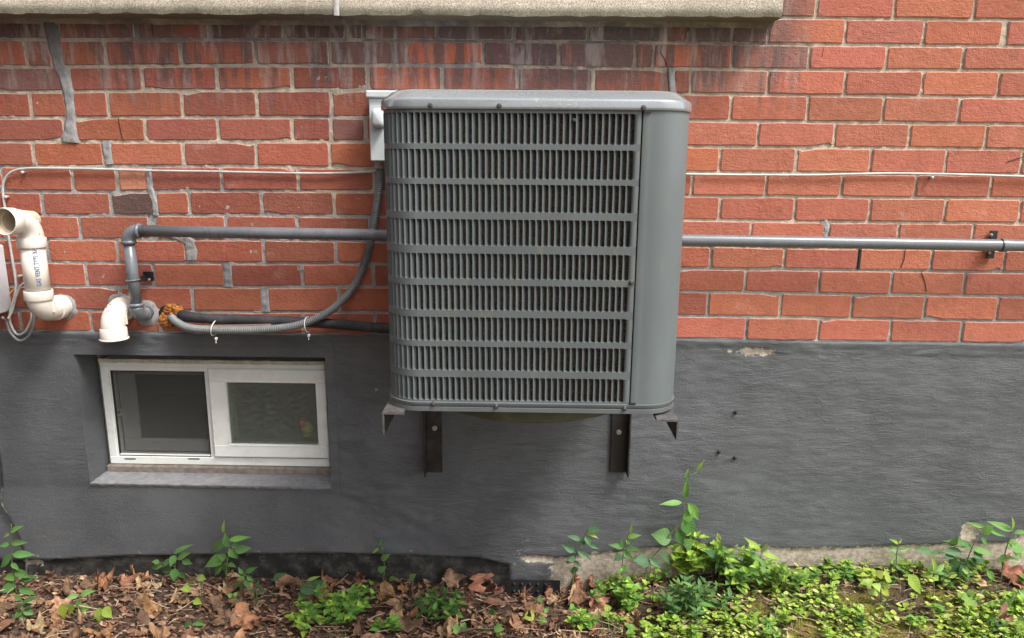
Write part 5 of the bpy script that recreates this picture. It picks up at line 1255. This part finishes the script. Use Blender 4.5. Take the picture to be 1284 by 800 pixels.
rw = random.Random(55)
k = 0
while k < 62:
    px_, py_ = rw.uniform(745, 1300), 712 + (rw.random() ** 1.3) * 95
    if 1120 < px_ < 1260 and 735 < py_ < 775 and rw.random() < .8: continue
    k += 1; t_ = rw.random()
    clump('low_weed', 'small low weed in the green mat at the foot of the pale strip', px_, py_, rw.uniform(18, 40), rw.randint(6, 13), B1 if t_ < .35 else B2 if t_ < .7 else G3 if t_ < .9 else (.07, .17, .055), rw.uniform(.013, .024), rw.choice((.45, .6, .8, .9)), rw.uniform(.02, .055), 200 + k, tint2=G3)['group'] = 'small weeds in the green mat'
def onto_stuff(name, mat, N, fn, label):
    """many tiny pieces as one mesh; fn(i) -> verts, faces, colour"""
    V, F, C = [], [], []
    for i in range(N):
        r_ = fn(i)
        if not r_: continue
        v, f, c = r_; n = len(V); V += v; F += [tuple(a + n for a in q) for q in f]; C += [(*c, 1)] * len(v)
    o = mk(name, V, F, mat, None, smooth=False); a = o.data.color_attributes.new('tint', 'FLOAT_COLOR', 'POINT'); a.data.foreach_set('color', np.array(C, np.float32).ravel())
    tag(o, label, name.replace('_', ' '), kind='stuff'); return o
rg = random.Random(21)
def density(x, y):
    d = 1 / (1 + math.exp(-(x - .36) / .05)); n = noise.noise(Vector((x * 4.2, y * 6, 2))) + .5 * noise.noise(Vector((x * 11, y * 12, 2)))
    return d * max(0, min(1, .50 + 2.1 * n))
def cover(i):
    x, y = rg.uniform(.15, 1.8), -rg.random() ** .8 * .55 - .006
    bare = math.exp(-((x - 1.02) / .16) ** 2 - ((y + .14) / .06) ** 2) + math.exp(-((x - 1.3) / .12) ** 2 - ((y + .12) / .05) ** 2)
    if rg.random() > density(x, y) * (1 - .85 * min(1, bare)): return None
    z = ground_z(x, y) + rg.uniform(.003, .030) ; R_ = rg.uniform(.004, .0095) * (1.15 if rg.random() < .2 else 1); a = rg.uniform(0, 6.28); tilt = rg.uniform(-.6, .6); t2 = rg.uniform(-.7, .3)
    V = []; m = 7
    for k in range(m):
        b = 2 * math.pi * k / m; rr_ = R_ * (1 - (.35 if k == 0 else 0)); lx_, ly = math.cos(b) * rr_, math.sin(b) * rr_ * .9
        X_, Y_ = lx_ * math.cos(a) - ly * math.sin(a), lx_ * math.sin(a) + ly * math.cos(a)
        V.append((x + X_, min(-.004, y + Y_), z + X_ * tilt + Y_ * t2 + .0))
    V.append((x, y, z - R_ * .15))
    t = rg.random(); c = (.24, .37, .06) if t < .42 else (.42, .52, .10) if t < .78 else (.52, .54, .22) if t < .94 else (.10, .19, .05)
    f = rg.uniform(.8, 1.2)
    return V, [(k, (k + 1) % m, m) for k in range(m)], tuple(q * f for q in c)
onto_stuff('ground_cover', vc_mat('ground_cover_leaf', .6, .25), 17000, cover, 'mat of tiny round yellow green leaves creeping over the soil on the right')
def blade(i):
    if i % 5: x, y = rg.uniform(.2, 1.7), -rg.random() * .45 - .01
    else: x, y = rg.uniform(-1.5, 1.7), -rg.random() * .45 - .01
    z = ground_z(x, y); h = rg.uniform(.012, .045) * (1.6 if rg.random() < .1 else 1); a = rg.uniform(0, 6.28); l = rg.uniform(.2, 1.0); w = rg.uniform(.0006, .0013); ca, sa = math.cos(a), math.sin(a)
    V = []
    for k, t in enumerate((0, .5, 1)):
        px_, py_ = x + ca * h * l * t * t, min(-.004, y + sa * h * l * t * t); ww = w * (1 - t * .9); V += [(px_ - sa * ww, py_ + ca * ww * .3, z + h * t * (1 - .25 * t * l)), (px_ + sa * ww, py_ - ca * ww * .3, z + h * t * (1 - .25 * t * l))]
    c = rg.choice(((.12, .22, .05), (.20, .28, .07), (.30, .26, .13), (.34, .27, .17)))
    return V, [(0, 1, 3, 2), (2, 3, 5, 4)], c
onto_stuff('grass', vc_mat('grass_blade', .6, .2), 1500, blade, 'sparse thin grass and dry straw along the foot of the wall')
def bit(i):
    x = rg.uniform(-1.9, 1.8); y = -rg.random() * .6 - .004
    w = 1 if x < .3 else max(.22, 1 - (x - .3) * 1.6)
    if rg.random() > w: return None
    z = ground_z(x, y) + rg.uniform(.0, .012) + (.008 if x < .2 else 0) * rg.random(); m = rg.choice((4, 5, 5, 6)); R_ = rg.uniform(.003, .013); a0 = rg.uniform(0, 6.28); tx, ty = rg.uniform(-.9, .9), rg.uniform(-.9, .5)
    V = []
    for k in range(m):
        b = a0 + 2 * math.pi * k / m; q = R_ * rg.uniform(.5, 1.1); X_, Y_ = math.cos(b) * q, math.sin(b) * q * .7; V.append((x + X_, min(-.003, y + Y_), z + X_ * tx + Y_ * ty + rg.uniform(-.0015, .0015)))
    V.append((x, min(-.004, y), z + rg.uniform(-.003, .004)))
    c = rg.choice(((.24, .12, .075), (.17, .085, .055), (.33, .19, .12), (.12, .065, .045), (.28, .15, .11), (.40, .26, .17))); f = rg.uniform(.75, 1.15)
    return V, [(k, (k + 1) % m, m) for k in range(m)], tuple(q * f for q in c)
onto_stuff('leaf_litter', vc_mat('leaf_fragment', .85, .08), 12000, bit, 'broken brown leaf fragments covering the soil')
def twig(i):
    x = rg.uniform(-1.6, 1.6); y = -rg.random() * .4 - .02; z = ground_z(x, y) + rg.uniform(.006, .022); L_ = rg.uniform(.02, .09); a = rg.uniform(0, 6.28); w = rg.uniform(.0005, .0014)
    d = Vector((math.cos(a), math.sin(a) * .6, rg.uniform(-.15, .25))) * L_; n = Vector((-math.sin(a), math.cos(a), 0)) * w; b = Vector((x, y, z)); e = b + d; e.y = min(e.y, -.006); k = (0, 0, w * 1.6); m = b.lerp(e, .5) + Vector((0, 0, rg.uniform(-.003, .005)))
    V = []
    for p in (b, m, e): V += [tuple(p - n), tuple(p + n), tuple(p + Vector(k))]
    F = []
    for s in (0, 3): F += [(s, s + 1, s + 4, s + 3), (s + 1, s + 2, s + 5, s + 4), (s + 2, s, s + 3, s + 5)]
    return V, F, rg.choice(((.20, .12, .08), (.34, .22, .15), (.12, .07, .05), (.42, .32, .23)))
onto_stuff('twigs', vc_mat('twig_bark', .85), 900, twig, 'fine dry twigs and leaf stalks lying in the litter')

# ------------------------------------------------------------------ fallen leaves
def star_leaf(name, seed, lobes=5, L=1.0, crumple=.12, cup=.3):
    """palmate maple or oak-like dead leaf about L across, crumpled"""
    r = random.Random(seed); rings = 6; m = lobes * 8; V, S, A, F = [(0, 0, 0)], [0], [0], []
    prof_ = []
    for k in range(m):
        a = 2 * math.pi * k / m; u = (k % 8) / 8.0; tooth = abs(u - .0) if u <= .5 else 1 - u
        t = 1 - 2 * min(u, 1 - u)
        rad = .34 + .17 * t ** 1.2 + (.03 if k % 2 else -.02); rad *= (1.1 if abs(a - math.pi) > 1 else .8) * r.uniform(.88, 1.1)
        prof_.append(rad * L)
    ax = r.uniform(0, 6.28); cr_ = r.uniform(1.5, 4.0); ph = r.uniform(0, 6.28)
    for j in range(1, rings + 1):
        t = j / rings
        for k in range(m):
            a = 2 * math.pi * k / m; x, y = math.cos(a) * prof_[k] * t, math.sin(a) * prof_[k] * t
            q = Vector((x * 2.6 + seed * 1.7, y * 2.6, seed)); d = x * math.cos(ax) + y * math.sin(ax)
            z = crumple * (noise.noise(q) + .55 * noise.noise(q * 2.3) + .25 * noise.noise(q * 5)) * L * t ** .5 + cup * (d * d) * (1.8 / L) + .02 * L * math.cos(a * lobes) * t
            # roll the blade about its axis
            z += .10 * L * math.sin(d * cr_ / L + ph) * t
            V.append((x * (1 - .25 * cup), y * (1 - .25 * cup), z)); S.append(((k % 8) / 4 - 1) if (k % 8) > 4 else (k % 8) / 4); A.append(t)
    for k in range(m): F.append((0, 1 + k, 1 + (k + 1) % m))
    for j in range(rings - 1):
        for k in range(m): a = 1 + j * m + k; b = 1 + j * m + (k + 1) % m; F.append((a, a + m, b + m, b))
    me = bpy.data.meshes.new(name); me.from_pydata(V, [], F); me.shade_smooth(); me.materials.append(DEAD)
    for nm, l in (('side', S), ('along', A)): a = me.attributes.new(nm, 'FLOAT', 'POINT'); a.data.foreach_set('value', np.array(l, np.float32))
    return me
DV = [star_leaf('dead_leaf', i, random.Random(i).choice((3, 5, 5, 4)), 1, (.30, .42, .52, .36)[i % 4], (.15, .9, 1.5, .5, 1.1)[i % 5]) for i in range(12)]
DV += [leaf_mesh('dead_leaf', 1, .55, 10, .3, .35, mat=DEAD, crumple=c_, seed=s_) for s_, c_ in enumerate((.12, .22, .3, .38, .18, .28))]
DC = [(c[0] * 1.08, c[1] * 1.20, c[2] * 1.12) for c in [(.29, .155, .10), (.38, .225, .145), (.19, .10, .065), (.46, .31, .20), (.22, .105, .07), (.13, .07, .048), (.32, .155, .085), (.20, .11, .075)]]
rd = random.Random(77)
def dead(x, y, size, mesh, tint, label, z=None, tilt=None, yaw=None, group='dry brown leaves fallen along the foot of the wall', lift=0.0):
    z = ground_z(x, y) if z is None else z
    o = bpy.data.objects.new('dead_leaf', mesh); col.objects.link(o); o.location = (x, y, z + lift); o.scale = (size,) * 3
    t = tilt or (rd.uniform(-.6, .5), rd.uniform(-.45, .45)); o.rotation_euler = (t[0], t[1], rd.uniform(0, 6.28) if yaw is None else yaw); o.color = (*tint, 1)
    tag(o, label, 'dead leaf', group); return o
def dead_px(px, py, size, mi, tint, label, tilt=None, yaw=None, lift=.02):
    p = onground(px, py); return dead(p.x, min(p.y, -.012), size, DV[mi], tint, label, tilt=tilt, yaw=yaw, lift=lift)
dead_px(744, 765, .080, 1, (.40, .21, .14), 'pale oak leaf standing on its tip at the left of the green mass', (1.0, .2), .4, .03)
dead_px(724, 722, .075, 3, (.34, .175, .11), 'curled brown leaf leaning on the wall beside the bare strip', (1.2, .3), 1.0, .03)
dead_px(745, 715, .07, 8, (.30, .14, .09), 'reddish curled leaf lying against the pale render beside the dark weed', (.9, -.4), 2.0, .025)
dead_px(1262, 728, .095, 5, (.30, .14, .09), 'large crumpled brown leaf under the weed at the right edge', (.7, .1), .2, .025)
dead_px(1255, 785, .07, 2, (.36, .20, .15), 'crumpled pinkish leaf at the bottom right corner', None, None, .01)
dead_px(565, 738, .085, 4, (.46, .30, .20), 'pale tan leaf standing up at the foot of the wall below the left bracket', (1.1, -.3), .6, .03)
dead_px(376, 742, .075, 12, (.33, .20, .13), 'flat oval brown leaf beside the bright clump', (.35, .1), 3.0, .03)
dead_px(345, 735, .065, 13, (.33, .17, .11), 'reddish brown leaf left of the flat oval leaf', (.5, .0), .3, .02)
dead_px(600, 745, .085, 6, (.34, .155, .10), 'upright rusty leaf in the dark corner below the drain pan', (1.2, .1), 1.4, .035)
dead_px(620, 740, .075, 10, (.30, .15, .10), 'second upright leaf in the dark corner below the drain pan', (1.1, .5), 2.4, .03)
dead_px(660, 745, .075, 7, (.24, .12, .08), 'brown leaf lying over the dimpled drainage sheet', (.9, .2), 1.9, .015)
dead_px(690, 748, .07, 3, (.30, .16, .10), 'brown leaf against the right end of the dimpled drainage sheet', (1.0, .3), .9, .02)
dead_px(450, 722, .055, 9, (.20, .09, .06), 'dark red leaf standing against the black band', (1.2, 0), .2, .025)
dead_px(415, 735, .085, 0, (.32, .15, .09), 'reddish leaf behind the bright clump', (.7, .2), 2.1, .02)
dead_px(155, 740, .085, 7, (.36, .18, .115), 'reddish leaf leaning on the black band on the left', (.9, .2), 1.1, .025)
dead_px(128, 735, .06, 4, (.35, .16, .10), 'upright orange brown leaf at the black band near the left', (1.2, 0), .5, .02)
dead_px(285, 740, .08, 2, (.27, .13, .08), 'dark curled leaf under the tallest weed', (.9, .3), .9, .01)
dead_px(75, 770, .085, 3, (.42, .25, .15), 'pale tan leaf near the bottom left corner', (.5, -.3), .9, .02)
dead_px(590, 790, .075, 16, (.40, .22, .14), 'tan leaf standing at the bottom edge below the drain pan', (1.0, .4), 1.2, .02)
dead_px(810, 745, .055, 14, (.45, .26, .17), 'tan leaf caught in the green mass below the slim weed', (.6, .2), 2.8, .05)
dead_px(970, 728, .05, 15, (.50, .32, .20), 'small curled tan leaf right of the green mass', (.5, .2), .1, .045)
dead_px(975, 757, .05, 17, (.45, .27, .20), 'pinkish folded leaf in the ground cover right of the green mass', (.4, .2), -.5, .02)
dead_px(915, 770, .06, 12, (.30, .20, .14), 'thin brown leaf strip lying in the moss', (.2, .2), .5, .02)
dead_px(905, 690, .05, 8, (.20, .10, .07), 'dark dead leaf caught behind the yellow tipped weed', (1.0, .2), .5, .05)
n = 0
GENL = 'dry brown crumpled leaf in the litter below the wall'
while n < 270:
    x = rd.uniform(-1.55, .34) if n < 245 else rd.uniform(.34, 1.5); y = -rd.random() ** .85 * .40 - .012
    big = rd.random(); s_ = rd.uniform(.032, .058) if big < .6 else rd.uniform(.058, .095)
    if x > .34: s_ = rd.uniform(.02, .04)
    if -.10 < x < .22 and y > -.07: s_ *= .45
    dead(x, y, s_, rd.choice(DV), jt(rd.choice(DC), rd, .2), GENL, lift=rd.uniform(.0, .022) if y < -.03 else rd.uniform(0, .03)); n += 1
